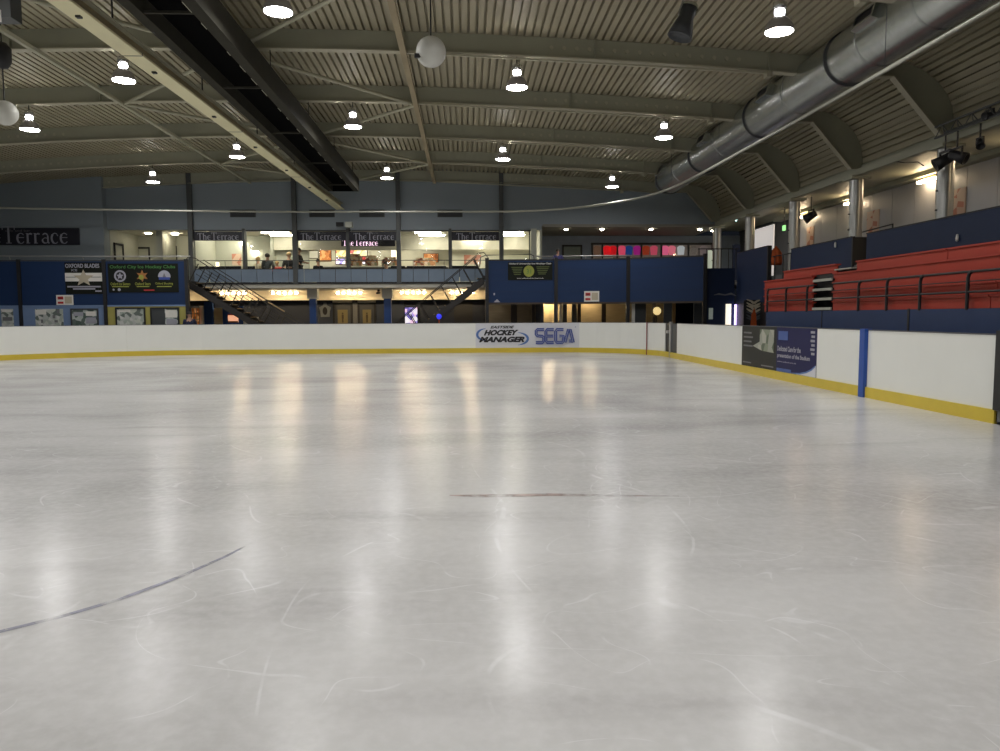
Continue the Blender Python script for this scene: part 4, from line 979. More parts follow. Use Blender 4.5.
# ------------------------------------------------------------------ lobby under the terrace
for x0, x1, lab in ((309.5, 316, 'blue lobby column left of the toilet doors'), (384, 391, 'blue lobby column right of the toilet doors')):
    a, b = P(x0, 310, Y=34.9).x, P(x1, 310, Y=34.9).x
    t = thing('lobby_column', lab, 'column', ((a + b) / 2, 35, 0))
    MB().box(a, b, 34.9, 34.9 + (b - a), 0, 2.32).build('shaft', M['blue_col'], t); MB().box(a - .08, b + .08, 34.82, 34.98 + (b - a), 2.32, 2.78).build('capital', M['fascia'], t)
def lobby_door(x0, x1, lab, gold=True, n=1):
    Y = 38.58; a, b = P(x0, 310, Y=Y).x, P(x1, 310, Y=Y).x
    t = bpy.data.objects.new(f'door_{n}', None); C.objects.link(t); t.location = ((a + b) / 2, Y, 0); t['_at'] = tuple(t.location); struct(t, lab)
    MB().box(a, a + .09, Y - .08, Y, 0, 2.2).box(b - .09, b, Y - .08, Y, 0, 2.2).box(a, b, Y - .08, Y, 2.1, 2.2).build('frame', M['black'], t)
    MB().box(a + .09, b - .09, Y - .05, Y - .01, 0, 2.1).build('leaf', M['dark_grey'] if gold else M['black'], t)
    if gold:
        MB().box(a + .24, b - .24, Y - .06, Y - .05, 1.05, 1.85).build('gold_panel', mat('dull_gold', (.17, .14, .06), .5), t)
        c = (a + b) / 2; fg = MB(); fr = Frame((c, Y - .06, 0), (1, 0, 0)); fr.disc(0, 1.66, .045, .006, fg); fr.rect(-.05, .05, 1.4, 1.6, 0, .006, fg); fr.rect(-.035, .035, 1.2, 1.4, 0, .006, fg); fg.build('person_symbol', M['wood_dark'], t)
        MB().box(a, b, Y - .08, Y, 2.2, 2.33).build('transom', M['fascia'], t)
        MB().tube([(b - .15, Y - .1, 1.0), (b - .15, Y - .1, 1.15)], .015, 6).build('door_handle', M['rail_grey'], t)
lobby_door(333, 352.5, 'left black framed toilet door with gold panel', True, 1); lobby_door(358, 376, 'right black framed toilet door with gold panel', True, 2); lobby_door(454, 472.5, 'plain black double door behind the right stairs', False, 3)
tag(MB().box(P(353, 310, Y=38.5).x, P(357.5, 310, Y=38.5).x, 38.48, 38.56, 0, 2.33).build('pilaster', mat('grey_pilaster', (.11, .115, .12), .6)), 'pale grey strip between the two toilet doors', 'pilaster')
for a_, b_, lab in ((317, 333, 'grey lobby wall panel left of the toilet doors'), (376.5, 384, 'grey lobby wall panel right of the toilet doors'), (391, 404, 'grey lobby wall panel right of the right blue column')):
    tag(MB().box(P(a_, 310, Y=38.55).x, P(b_, 310, Y=38.55).x, 38.53, 38.59, 0, 2.3).build('wall_panel', mat('slate_panel', (.035, .045, .07), .6)), lab, 'wall panel')
p = P(325, 311, Y=38.45)
t = thing('wall_plaque', 'silvery plaque with rounded top left of the toilet doors', 'plaque', p)
f = Frame((p.x, 38.5, p.z), (1, 0, 0)); f.poly([(-.22, -.3), (.22, -.3), (.24, .0), (.3, .18), (.1, .28), (.06, .42), (-.06, .42), (-.1, .28), (-.3, .18), (-.24, 0)], 0, .04).build('shield', mat('pewter', (.2, .22, .23), .4, .3), t); f.disc(0, 0, .12, .05, ry=.2).build('dark_oval', M['black'], t)
p = P(411, 313, Y=37.2)
t = thing('vending_machine', 'glowing white and pink vending machine front', 'machine', (p.x, 37.3, 0))
MB().box(p.x - .36, p.x + .36, 37.3, 38.0, 0, 1.95).build('cabinet', M['black'], t); MB().box(p.x - .30, p.x + .30, 37.27, 37.3, .9, P(411, 307.5, Y=37.2).z).build('lit_front', M['vending'], t)
MB().box(p.x - .28, p.x + .28, 37.26, 37.3, .3, .8).build('tray', M['dark_grey'], t)
p = P(439, 316.5, Y=32.0)
t = thing('beacon_lamp', 'small round blue lamp under the right stairs', 'lamp', (p.x, 32.0, 0))
MB().lathe([(.001, -.12), (.08, -.09), (.12, 0), (.08, .09), (.001, .12)], p, 16).build('globe', M['blue_glow'], t); MB().tube([(p.x, 32.0, 0), (p.x, 32.0, p.z - .12)], .03, 8).build('stand', M['orange'], t)
# left lobby bits
for (x0, x1, y0, m, lab, cat, nm) in ((204, 213, 302, M['blue_col'], 'blue lobby pillar left of the orange poster', 'pillar', 'lobby_pillar'), (214, 222.5, 308, M['wood'], 'pale wooden door strip beside the blue lobby pillar', 'door', 'door_strip'), (222.5, 243, 306, M['blue_col'], 'blue partition carrying the orange poster', 'partition', 'partition'), (243, 258, 317, M['white_plain'], 'pale low panel under the left stairs', 'panel', 'kiosk_front'), (199.5, 203.5, 306, M['white_plain'], 'pale upright strip right of the orange lattice', 'strip', 'wall_strip')):
    Y = 36.8; a, b = P(x0, 310, Y=Y).x, P(x1, 310, Y=Y).x
    tag(MB().box(a, b - .01, Y, Y + .15, 0, P(x0, y0, Y=Y).z).build(nm, m), lab, cat)
Y = 36.7; a, b = P(191.5, 310, Y=Y).x, P(199, 310, Y=Y).x; zt = P(195, 308, Y=Y).z
t = thing('lattice_window', 'small orange lit lattice behind the person on the left', 'window', ((a + b) / 2, Y, .8))
MB().box(a, b, Y + .02, Y + .05, .6, zt).build('lit_panel', M['orange_lit'], t); lb = MB()
for i in range(4): lb.box(a + (b - a) * i / 3 - .015, a + (b - a) * i / 3 + .015, Y, Y + .02, .6, zt)
for i in range(6): lb.box(a, b, Y, Y + .02, .6 + (zt - .6) * i / 5 - .015, .6 + (zt - .6) * i / 5 + .015)
lb.build('lattice', M['rust'], t)
Y = 36.74; a, b = P(228, 318, Y=Y).x, P(238, 318, Y=Y).x; z1, z0 = P(233, 314, Y=Y).z, P(233, 322.5, Y=Y).z
t = thing('lit_poster', 'small orange and white lit poster under the left stairs', 'poster', ((a + b) / 2, Y, z0))
MB().box(a, b, Y, Y + .05, z0, z1).build('face', emit('salmon_backlight', (1., .45, .25), .8), t); MB().box(a, b, Y - .01, Y, z0, z0 + .07).build('lower_edge', M['print_orange'], t); MB().box(a, b, Y - .01, Y, z1 - .06, z1).build('upper_edge', M['print_red'], t)
# warm spotlight bars on the bulkhead
for i, (x0, x1) in enumerate(((219, 247), (270, 299), (335, 363), (399, 427), (449, 475), (152, 180))):
    Y = 37.25; a, b = P(x0, 291, Y=Y), P(x1, 291, Y=Y); z = 2.66
    t = thing('spotlight_bar', ['warm spotlight bar behind the left stairs', 'warm spotlight bar left of the left blue lobby column', 'warm spotlight bar above the toilet doors', 'warm spotlight bar above the vending machine', 'warm spotlight bar behind the right stairs', 'warm spotlight bar hidden behind the left blue panels'][i], 'lamp', ((a.x + b.x) / 2, Y, z))
    MB().box(a.x, b.x, Y - .03, Y + .03, 2.75, 2.78).build('bar', M['rail_grey'], t)
    for k in range(5):
        xx = a.x + (b.x - a.x) * (k + .5) / 5
        MB().lathe([(.04, .0), (.05, -.04)], (xx, Y, 2.75), 12).build('lamp_head', M['rail_grey'], t)
        MB().lathe([(.04, -.04), (.075, -.08), (.065, -.13), (.001, -.15)], (xx, Y, 2.75), 12).build('bulb', M['spot_warm'], t)
# warm strip lights in the plywood corridor
for (x0, x1, Y, lab) in ((536, 554, 34.25, 'warm strip light above the bright plywood bay'), (562, 574, 34.25, 'warm strip light above the bright opening'), (583, 596, 34.25, 'warm strip light above the pale plywood bay'), (640, 660, 32.6, 'dim warm strip light in the last bay')):
    a, b = P(x0, 300, Y=Y).x, P(x1, 300, Y=Y).x
    t = thing('strip_light', lab, 'light', ((a + b) / 2, Y, 2.7)); z_ = 2.28 if Y > 34 else 2.68
    MB().box(a, b, Y - .08, Y + .08, z_ + .04, 2.79).build('housing', M['white_plain'], t)
    MB().box(a + .03, b - .03, Y - .05, Y + .05, z_, z_ + .04).build('tube', emit('warm_tube', (1., .80, .48), (120. if x0 == 536 else 14. if x0 == 640 else 40.)), t)

# ------------------------------------------------------------------ stairs
def stairs(xt, xb, z_top, y0, y1, lab, flip):
    sgn = 1 if xb > xt else -1; zb = .12
    t = thing('staircase', lab, 'staircase', (xt, (y0 + y1) / 2, 0))
    n = 16
    for yy, nm in ((y0, 'stringer'), (y1, 'stringer')):
        MB().bar((xt, yy, z_top - .16), (xb, yy, zb - .02), .05, .26, up=(0, 0, 1)).build(nm, M['stair'], t)
    for i in range(n):
        x = xt + (xb - xt) * (i + .5) / n; z = z_top + (zb - z_top) * (i + .5) / n
        tr = MB().box(x - .16, x + .16, y0 + .03, y1 - .03, z - .02, z + .02).build('tread', M['stair'], t)
        MB().box(x + sgn * .16 - .02, x + sgn * .16 + .02, y0 + .03, y1 - .03, z + .0, z + .024).build('nosing', M['brass_rail'], tr)
    for yy in (y0, y1):
        for hh in ((.95, .60, .30) if not flip else (.90,)):
            MB().tube([(xt + sgn * .3, yy, z_top + hh), (xb + sgn * .3, yy, zb + hh)], .02 if hh > .8 else .013, 6).build('hand_rail' if hh > .8 else 'mid_rail', M['stair'], t)
        for i in range(9):
            f_ = i / 8; x = xt + (xb - xt) * f_; z = z_top + (zb - z_top) * f_
            MB().tube([(x, yy, z - .05), (x + sgn * .42, yy, z + .72)], .024, 6).build('baluster', M['stair'], t)
    MB().tube([(xt + sgn * .3, y0, z_top + .95), (xt, y0, z_top + 1.0), (xt - sgn * .2, y0, z_top + .75), (xt - sgn * .22, y0, z_top + .1)], .02, 6).build('end_loop', M['stair'], t)
    MB().box(min(xt, xt - sgn * .45), max(xt, xt - sgn * .45), y0, y1, z_top - .12, z_top + .02).build('landing', M['stair'], t)
    return t
xt = P(189, 283, Y=32.4).x; xb = P(262, 325, Y=32.4); zt_ = P(189, 281, Y=32.4).z
sl_ = (xb.z - .1 - zt_) / (xb.x - xt); X_end = xt + (.12 - zt_) / sl_
t_ = stairs(xt, X_end, zt_, 32.4, 33.4, 'dark steel staircase descending to the right from the left balcony', False)
MB().tube([P(268, 302, Y=32.35), P(284.5, 311.5, Y=32.35)], .028, 6).build('rail_highlight', M['brass_rail'], t_)  # light tube painted in as the highlight along the handrail
xt = P(484, 276, Y=32.4).x; zt_ = P(484, 276, Y=32.4).z; xb = P(424, 325, Y=32.4)
sl_ = (xb.z - .05 - zt_) / (xb.x - xt); X_end = xt + (.12 - zt_) / sl_
stairs(xt, X_end, zt_, 32.4, 33.4, 'dark steel staircase descending to the left from the right balcony', True)

# ------------------------------------------------------------------ right corner structures
struct(box(P(705, 290, Y=29.6).x + .12, 10.75, 29.75, 29.9, 0, 3.35).build('wall_corner', M['blue_dark'])).name = 'wall_right'
t = thing('blue_enclosure', 'tall blue box wall beside the red seats', 'enclosure', (10.9, 28.1, 1.9))
MB().box(10.78, 10.88, 26.65, 29.6, 1.95, 3.92).build('long_side', M['blue_dark'], t); MB().box(10.78, 10.92, 26.55, 26.65, 1.95, 3.95).build('end_side', M['black'], t); MB().box(10.78, 10.92, 26.6, 29.6, 3.92, 3.96).build('top_trim', M['black'], t)
struct(box(10.8, 10.9, 24.6, 29.7, 0, 1.95).build('wall_right', M['black']), 'dark opening wall below the blue box')
t = thing('landing_rail', 'dark railing on the landing by the far corner column', 'railing', (9.9, 29.8, 3.35))
for x in [9.3 + .3 * i for i in range(6)]: MB().tube([(x, 29.8, 3.35), (x, 29.8, 4.12)], .015, 6).build('baluster', M['black'], t)
MB().tube([(9.25, 29.8, 4.12), (10.9, 29.8, 4.12)], .022, 6).build('top_rail', M['black'], t)
p = P(713, 265, Y=36)
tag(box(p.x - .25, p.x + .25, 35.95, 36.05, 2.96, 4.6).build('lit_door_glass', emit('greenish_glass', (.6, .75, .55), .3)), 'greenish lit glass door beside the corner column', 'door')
tag(box(P(722, 270, Y=35.5).x, P(733, 270, Y=35.5).x, 35.5, 35.6, 2.96, 3.6).build('low_cupboard', M['white_plain']), 'pale cupboard behind the landing rail', 'cupboard')
tag(box(P(733, 260, Y=33).x, P(740, 260, Y=33).x, 33, 33.1, 2.96, 4.6).build('dark_panel', M['blue_dark']), 'tall dark blue panel left of the blue box wall', 'panel')
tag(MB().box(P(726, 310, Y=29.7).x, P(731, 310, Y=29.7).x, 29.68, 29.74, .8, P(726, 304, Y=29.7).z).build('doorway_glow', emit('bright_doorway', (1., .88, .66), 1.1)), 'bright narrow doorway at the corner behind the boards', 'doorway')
tag(MB().tube([(P(735.5, 310, Y=29.6).x, 29.6, .8), (P(735.5, 310, Y=29.6).x, 29.6, P(735, 304.5, Y=29.6).z)], .045, 8).build('neon_tube', M['neon_violet']), 'upright violet neon tube beside the bright doorway', 'lamp')
p = P(711, 313, Y=29.7); tag(box(p.x - .08, p.x + .08, 29.7, 29.74, p.z - .25, p.z + .2).build('window_slot', emit('dim_green_slot', (.4, .55, .4), .12)), 'dim greenish window slot in the dark corner wall', 'window')
t = thing('lettered_sign', 'faint grey winged emblem on the dark corner wall', 'sign', P(725, 297, Y=29.7))
f = Frame((P(714, 295, Y=29.72).x, 29.76, P(714, 295, Y=29.72).z), (1, 0, 0)); f.ribbon([(0, 0), (.2, .04), (.45, .0), (.7, .05), (.9, -.03)], [.02, .07, .05, .09, .02], .02).build('wing', M['print_dim'], t)
# patterned dark banner with orange figure
Y0 = P(744, 310, X=10.0).y
p0, p1 = P(744, 310, Y=27.2), P(763.5, 310, Y=27.2)
t = thing('patterned_banner', 'black banner with orange and white splash pattern behind the boards', 'banner', ((p0.x + p1.x) / 2, 27.2, .9))
f = Frame((p0.x, 27.2, 0), (1, 0, 0)); w = p1.x - p0.x
f.rect(0, w, .7, P(744, 300, Y=27.2).z, -.05, 0).build('cloth', M['black'], t)
rr = random.Random(3)
for i in range(7):
    z = 1.25 + i * .11; m = [M['print_orange'], M['cloth_cream']][i % 2 if i < 6 else 1]
    f.ribbon([(w * .5, z), (w * (.35 - .1 * (i % 2)), z + .08), (w * .12, z + .14)], [.1, .07, .03], .012).build('splash', M['cloth_cream'] if i > 2 else M['cloth_grey'], t)
    f.ribbon([(w * .5, z), (w * (.65 + .1 * (i % 2)), z + .08), (w * .88, z + .14)], [.1, .07, .03], .012).build('splash', M['cloth_cream'] if i > 2 else M['cloth_grey'], t)
f.poly([(w * .32, .75), (w * .68, .75), (w * .62, 1.5), (w * .52, 1.75), (w * .38, 1.5)], 0, .016).build('orange_figure', M['orange'], t)

# ------------------------------------------------------------------ seating stand on the right
XW = 8.45
tag(box(XW, XW + .06, -10, 20.85, 0, 1.58).build('hoarding', M['blue_low']), 'long dark blue hoarding in front of the red seats', 'hoarding')
for y in (16.9, 14.02, 10.2, 18.9):
    pass
tag(box(XW - .012, XW + .0, 13.98, 14.04, .0, 1.6).build('hoarding_joint', M['black']), 'dark upright joint in the blue hoarding by the blue post', 'joint')
tag(box(XW - .01, XW + .0, 17.5, 17.53, .0, 1.58).build('hoarding_joint', M['black']), 'thin upright joint below the pale aisle steps', 'joint')
aisle = (17.0, 17.95)
ROWN = ['lowest', 'second lowest', 'middle', 'second highest', 'highest']
RH = .228
for r in range(5):
    x0 = XW + .08 + r * .11; z0 = 1.58 + r * RH; z1 = z0 + RH
    far_end = P(765 if r < 4 else 784, 290 - 4 * r, X=x0).y
    an, af = P(833, 300, X=x0).y, P(812.5, 300, X=x0).y
    if r < 4: segs = [(af, far_end, 'left of the pale aisle steps'), (11.9, an, 'right of the pale aisle steps'), (-10, 11.88, 'running off the right edge')]
    else: segs = [(P(837, 265, X=x0).y, far_end, 'at the left end of the stand'), (P(948, 250, X=x0).y + .01, P(857, 262, X=x0).y, 'right of the gap in the blue parapet'), (-10, P(948, 250, X=x0).y - .01, 'running off the right edge')]
    for (a, b, ww) in segs:
        t = thing('seat_row', f'{ROWN[r]} red bench row {ww}', 'bench row', (x0, (a + b) / 2, z0), 'red bench rows of the stand')
        MB().box(x0, x0 + .03, a, b, z0 + .006, z1 - .035).build('riser', M['red'], t)
        MB().box(x0 - .035, x0 + .105, a, b, z1 - .035, z1 - .004).build('seat_board', M['red'], t)
        MB().box(x0 - .02, x0 + .03, a, b, z0 - .004, z0 + .006).build('shadow_gap', M['black'], t)
        if b - a > 3:
            MB().box(x0 + .03, x0 + .1, a + .1, b - .1, z0, z1 - .035).build('support', M['black'], t)
tag(box(XW + .09, 10.75, -10, 20.8, .0, 1.56).build('seating_understructure', M['black']), 'black understructure below the red seats', 'understructure')
tag(box(XW + .66, 10.85, -10, 20.9, 2.2, 2.55).build('stand_deck', M['black']), 'black deck behind the folded red seats', 'stand deck')
# aisle steps
t = thing('aisle_steps', 'black aisle steps with four pale nosings between the red rows', 'steps', (XW + .3, 17.5, 1.5))
MB().box(XW + .5, XW + .56, 16.9, 18.9, 1.58, 2.50).build('back_board', M['black'], t)
for k in range(4):
    z = 1.65 + .235 * k; x = XW + .08 + .09 * k; an, af = P(832, 300, X=x).y, P(813.5, 300, X=x).y
    MB().box(x, XW + .5, an, af, z - .04, z).build('step', M['black'], t)
    MB().box(x - .03, x + .0, an, af, z - .05, z + .012).build('nosing', M['nosing'], t)
# guard rails
def guard(ys, y0, y1, lab):
    t = thing('guard_rail', lab, 'railing', (XW + .0, (y0 + y1) / 2, 1.58))
    x = XW - .0
    MB().tube([(x, y0, 2.20), (x, y1, 2.20)], .022, 8).build('top_rail', M['black'], t)
    MB().tube([(x, y0, 1.86), (x, y1, 1.86)], .020, 8).build('mid_rail', M['black'], t)
    MB().tube([(x, y0, 2.04), (x, y1, 2.04)], .010, 6).build('thin_rail', M['black'], t)
    for y in ys: MB().tube([(x, y, 1.56), (x, y, 2.10), (x, y - .03, 2.17), (x, y - .10, 2.20)], .03, 8).build('post', M['black'], t)
guard((18.33, 19.56, 20.78), 17.95, 20.8, 'black guard rail left of the pale aisle steps')
guard((-6, -4.5, -3, -1.5, 0, 1.5, 3, 4.5, 6, 7.5, 9, 10.7, 12.35, 13.68, 14.79, 15.88), -8.0, 17.0, 'long black guard rail right of the pale aisle steps')
# blue parapets behind the seats
t = thing('parapet', 'long dark blue parapet left of the gap above the red seats', 'parapet', (10.95, 23, 2.8))
MB().box(10.9, 10.98, 20.95, 24.9, 2.6, 3.66).build('panel', M['blue_dark'], t); MB().box(10.9, 11.3, 20.88, 20.95, 2.7, 3.66).build('end_return', M['black'], t); MB().box(10.88, 11.0, 20.95, 24.9, 3.66, 3.69).build('top_trim', M['black'], t)
t = thing('parapet', 'long dark blue parapet running off the right edge', 'parapet', (10.95, 10, 2.8))
MB().box(10.9, 10.98, -10, 20.15, 2.88, 3.66).build('panel', M['blue_dark'], t); MB().box(10.88, 11.0, -10, 20.15, 3.66, 3.69).build('top_trim', M['black'], t)
for px_, py_, lab in ((958, 238, 'small white latch on the right blue parapet'), (836, 245, 'small white latch on the left blue parapet')):
    p = P(px_, py_, X=10.88); tag(MB().lathe([(.001, 0), (.03, .02), (.035, .08), (.02, .16), (.001, .17)], p - Vector((.02, 0, .08)), 10).build('latch', M['white_plain']), lab, 'latch')
_g0, _g1 = P(853, 268, X=8.98).y, P(836, 268, X=8.98).y
tag(box(8.94, 9.9, _g0, _g1, 2.555, 2.585).build('landing_edge', M['nosing']), 'pale landing edge in the gap between parapets', 'landing')
t = thing('gap_rail', 'dark handrail in the gap between the parapets', 'rail', (11.6, 20.8, 2.88))
MB().tube([(11.7, 22.3, 2.88), (11.7, 22.3, 3.9), (11.7, 20.3, 3.95), (11.7, 20.3, 2.88)], .022, 8).build('rail', M['black'], t); MB().tube([(11.7, 22.3, 3.3), (11.7, 20.3, 3.35)], .018, 6).build('mid_rail', M['black'], t)
t = thing('gap_rail', 'dark railing between blue box wall and left parapet', 'rail', (10.95, 25.7, 2.88))
MB().tube([(10.93, 26.5, 3.55), (10.93, 24.95, 3.55)], .022, 8).build('rail', M['black'], t)
for y in (26.3, 25.6, 24.98): MB().tube([(10.93, y, 2.6), (10.93, y, 3.55)], .018, 6).build('post', M['black'], t)
# orange jacket
p = P(776, 247.5, X=11.1)
t = thing('orange_jacket', 'orange jacket hanging by the rail above the red seats', 'jacket', (p.x, p.y, p.z - .65))
jk = MB().lathe([(.02, .05), (.06, .0), (.14, -.1), (.2, -.2), (.22, -.5), (.2, -.62), (.001, -.62)], (p.x, p.y, p.z), 14).build('body', M['orange'], t)
MB().tube([(p.x, p.y + .14, p.z - .1), (p.x, p.y + .24, p.z - .35), (p.x, p.y + .25, p.z - .55)], [.07, .06, .05], 8).build('sleeve', M['orange'], t)
MB().tube([(p.x, p.y - .14, p.z - .1), (p.x, p.y - .24, p.z - .35), (p.x, p.y - .25, p.z - .55)], [.07, .06, .05], 8).build('sleeve', M['orange'], t)
# lit doorway beyond
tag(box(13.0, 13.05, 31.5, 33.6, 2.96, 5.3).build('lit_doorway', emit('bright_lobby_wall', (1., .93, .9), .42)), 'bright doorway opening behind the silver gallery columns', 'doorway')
p = P(784, 228, X=12.6)
t = thing('exit_sign', 'small green lit exit light beside the third silver column', 'sign', p)
MB().box(p.x - .03, p.x + .03, p.y - .1, p.y + .1, p.z - .1, p.z + .1).build('lens', M['green_glow'], t); MB().tube([(p.x, p.y, p.z + .1), (p.x, p.y, 5.72)], .015, 6).build('stem', M['black'], t)
p = P(736, 220, X=12.0)
t = thing('exit_sign', 'tiny pale cyan light above the far gallery corner', 'sign', p)
MB().lathe([(.001, -.06), (.06, 0), (.001, .06)], p, 12).build('lens', emit('cyan_glow', (.6, 1., .95), 4.), t); MB().tube([p + Vector((0, 0, .05)), (p.x, p.y, 5.72)], .012, 6).build('stem', M['black'], t)
# gallery strip lights
for (y, Ln, lab) in ((22.0, .9, 'warm strip light on the gallery wall left of the nearest column'), (26.6, .5, 'warm lamp on the gallery wall left of the second column'), (30.2, .6, 'warm lamp on the gallery wall at the third column'), (17.6, .9, 'warm strip light on the gallery wall right of the nearest column'), (13.2, .9, 'warm strip light on the gallery wall past the right edge')):
    t = thing('wall_light', lab, 'wall light', (13.7, y, 5.4))
    MB().box(13.72, 13.88, y - Ln / 2, y + Ln / 2, 5.46, 5.54).build('housing', M['brass_rail'], t)
    MB().box(13.62, 13.72, y - Ln / 2 + .03, y + Ln / 2 - .03, 5.40, 5.47).build('tube', emit('warm_gallery_tube', (1., .76, .48), 45.), t)
# truss with stage lights
t = thing('lighting_truss', 'grey lattice truss along the tops of the columns', 'truss', (11.0, 13, 5.6))
for (x, z) in ((10.9, 5.55), (10.9, 5.8), (11.12, 5.68)): MB().tube([(x, 17.3, z), (x, 6, z)], .025, 8).build('chord', M['post_grey'], t)
lac = MB(); y = 17.3; k = 0
while y > 6:
    lac.tube([(10.9, y, 5.55 + .25 * (k % 2)), (10.9, y - .25, 5.8 - .25 * (k % 2))], .012, 5, False); lac.tube([(11.12, y, 5.68), (10.9, y - .25, 5.8 - .25 * (k % 2))], .012, 5, False); y -= .25; k += 1
lac.build('lacing', M['post_grey'], t)
def stage_light(p, s, lab, aim):
    t = thing('stage_light', lab, 'stage light', p)
    Rm = Vector((0, 0, -1)).rotation_difference(Vector(aim)).to_matrix().to_4x4()
    MB().lathe([(.001, .18 * s), (.09 * s, .17 * s), (.11 * s, .1 * s), (.12 * s, -.05 * s), (.15 * s, -.22 * s), (.13 * s, -.22 * s), (.11 * s, -.1 * s), (.001, -.1 * s)], p, 18, Rm).build('housing', M['black'], t)
    MB().box(p.x - .02, p.x + .02, p.y - .17 * s, p.y + .17 * s, p.z + .16 * s, p.z + .2 * s).box(p.x - .02, p.x + .02, p.y - .19 * s, p.y - .16 * s, p.z - .03, p.z + .2 * s).box(p.x - .02, p.x + .02, p.y + .16 * s, p.y + .19 * s, p.z - .03, p.z + .2 * s).build('yoke', M['black'], t)
    MB().tube([(p.x, p.y, p.z + .18 * s), (p.x, p.y, max(p.z + .3 * s, 5.54))], .02, 6).build('clamp', M['black'], t)
stage_light(P(945, 160, X=10.95), 1.05, 'large black stage light left of three under the truss', (-.8, .3, -.5))
stage_light(P(957, 156, X=10.95), .95, 'large black stage light right of its neighbour under the truss', (.5, -.6, -.4))
stage_light(P(990, 115, X=10.95), .6, 'small black stage light above the truss at the right', (-1, 0, -.3))
stage_light(P(980, 143, X=11.0), .6, 'small black stage light below the truss at the right', (-.3, -.6, -.6))
stage_light(P(811, 216, X=11.9), 1.1, 'black stage light between the second and third silver columns', (-.8, .3, -.5))
tag(MB().tube([P(893, 157, X=11.4), P(894, 161, X=11.4), P(905, 163, X=11.4), P(918, 162, X=11.4), P(924, 166, X=11.4)], .012, 5).build('cable', M['black']), 'thin black cable looping under the eaves', 'cable')

# ------------------------------------------------------------------ ceiling services
# big spiral duct
DX, DZ, DR = 8.22, 6.93, .55
t = thing('spiral_duct', 'large silver spiral air duct along the right of the ceiling', 'air duct', (DX, 10, DZ - DR))
MB().lathe([(DR, 0), (DR, 46.0)], (DX, 30.6, DZ), 40, Matrix.Rotation(math.radians(90), 4, 'X')).build('tube', M['galv'], t)
MB().lathe([(DR, .0), (DR * .93, -.08), (DR * .6, -.12), (.001, -.12)], (DX, 30.6, DZ), 40, Matrix.Rotation(math.radians(90), 4, 'X')).build('end_cap', M['galv'], t)
for y in (30.3, 25.9, 20.8, 16.1, 11.3, 6.5): MB().lathe([(DR, -.03), (DR + .035, -.03), (DR + .035, .03), (DR, .03)], (DX, y, DZ), 40, Matrix.Rotation(math.radians(90), 4, 'X')).build('clamp_ring', M['dark_grey'], t)
for y in (28.0, 23.4, 18.4, 14.9, 13.0): MB().lathe([(DR, -.012), (DR + .012, -.012), (DR + .012, .012), (DR, .012)], (DX, y, DZ), 40, Matrix.Rotation(math.radians(90), 4, 'X')).build('seam_ring', M['galv'], t)
for y in (29.6, 24.3, 19.3, 14.4, 9.6):
    Rm = Matrix.Rotation(math.radians(-72), 4, 'Y')
    def tp(v): return Rm @ Vector(v) + Vector((DX, y, DZ))
    g = MB(); a, b, c, d = -.15, .15, DR - .08, DR + .13
    g.add([tp(v) for v in ((a, -.38, c), (b, -.38, c), (b, .38, c), (a, .38, c), (a, -.38, d), (b, -.38, d), (b, .38, d), (a, .38, d))], [(0, 3, 2, 1), (0, 1, 5, 4), (1, 2, 6, 5), (2, 3, 7, 6), (3, 0, 4, 7)])
    e = .05
    g.add([tp(v) for v in ((a, -.38, d), (b, -.38, d), (b, .38, d), (a, .38, d), (a + e, -.38 + e, d), (b - e, -.38 + e, d), (b - e, .38 - e, d), (a + e, .38 - e, d))], [(0, 1, 5, 4), (1, 2, 6, 5), (2, 3, 7, 6), (3, 0, 4, 7)])
    v_ = g.build('outlet', M['galv'], t)
    MB().add([tp(v) for v in ((a + e, -.38 + e, d - .04), (b - e, -.38 + e, d - .04), (b - e, .38 - e, d - .04), (a + e, .38 - e, d - .04))], [(0, 1, 2, 3)]).build('grille', M['black'], v_)
for y in (27.5, 21.7, 17.6, 13.5, 9.4): MB().tube([(DX, y, DZ + DR), (DX, y, zdeck(DX))], .012, 6).build('hanger', M['dark_grey'], t)
# curved netting track
tr = [(7.55, -10), (7.55, 10.8), (7.5, 15.9), (7.35, 21), (7.22, 24.6), (6.95, 26.8), (6.3, 28.5), (5.32, 29.85), (4.2, 30.85), (3.1, 31.4), (1.5, 31.75), (-3, 31.8), (-7, 31.9), (-11, 31.7), (-14.7, 31.3), (-18.4, 30.9), (-22.5, 29.9)]
# smooth it
def smooth(pts, it=3):
    for _ in range(it):
        q = [pts[0]]
        for a, b in zip(pts, pts[1:]): q += [(a[0] * .75 + b[0] * .25, a[1] * .75 + b[1] * .25), (a[0] * .25 + b[0] * .75, a[1] * .25 + b[1] * .75)]
        pts = q + [pts[-1]]
    return pts
t = thing('netting_track', 'long curved pale rail hanging around the rink', 'rail', (0, 20, 5.84))
MB().tube([(x, y, 5.84) for x, y in smooth(tr)], .04, 8).build('track', mat('pale_aluminium', (.42, .42, .36), .42, .4), t)
for (x, y) in ((7.53, 13.5), (7.4, 17.6), (7.3, 21.7), (7.05, 25.8)): MB().tube([(x, y, 5.86), (x, y, zbeam(x) - .1)], .006, 5).build('hanger_wire', M['dark_grey'], t)
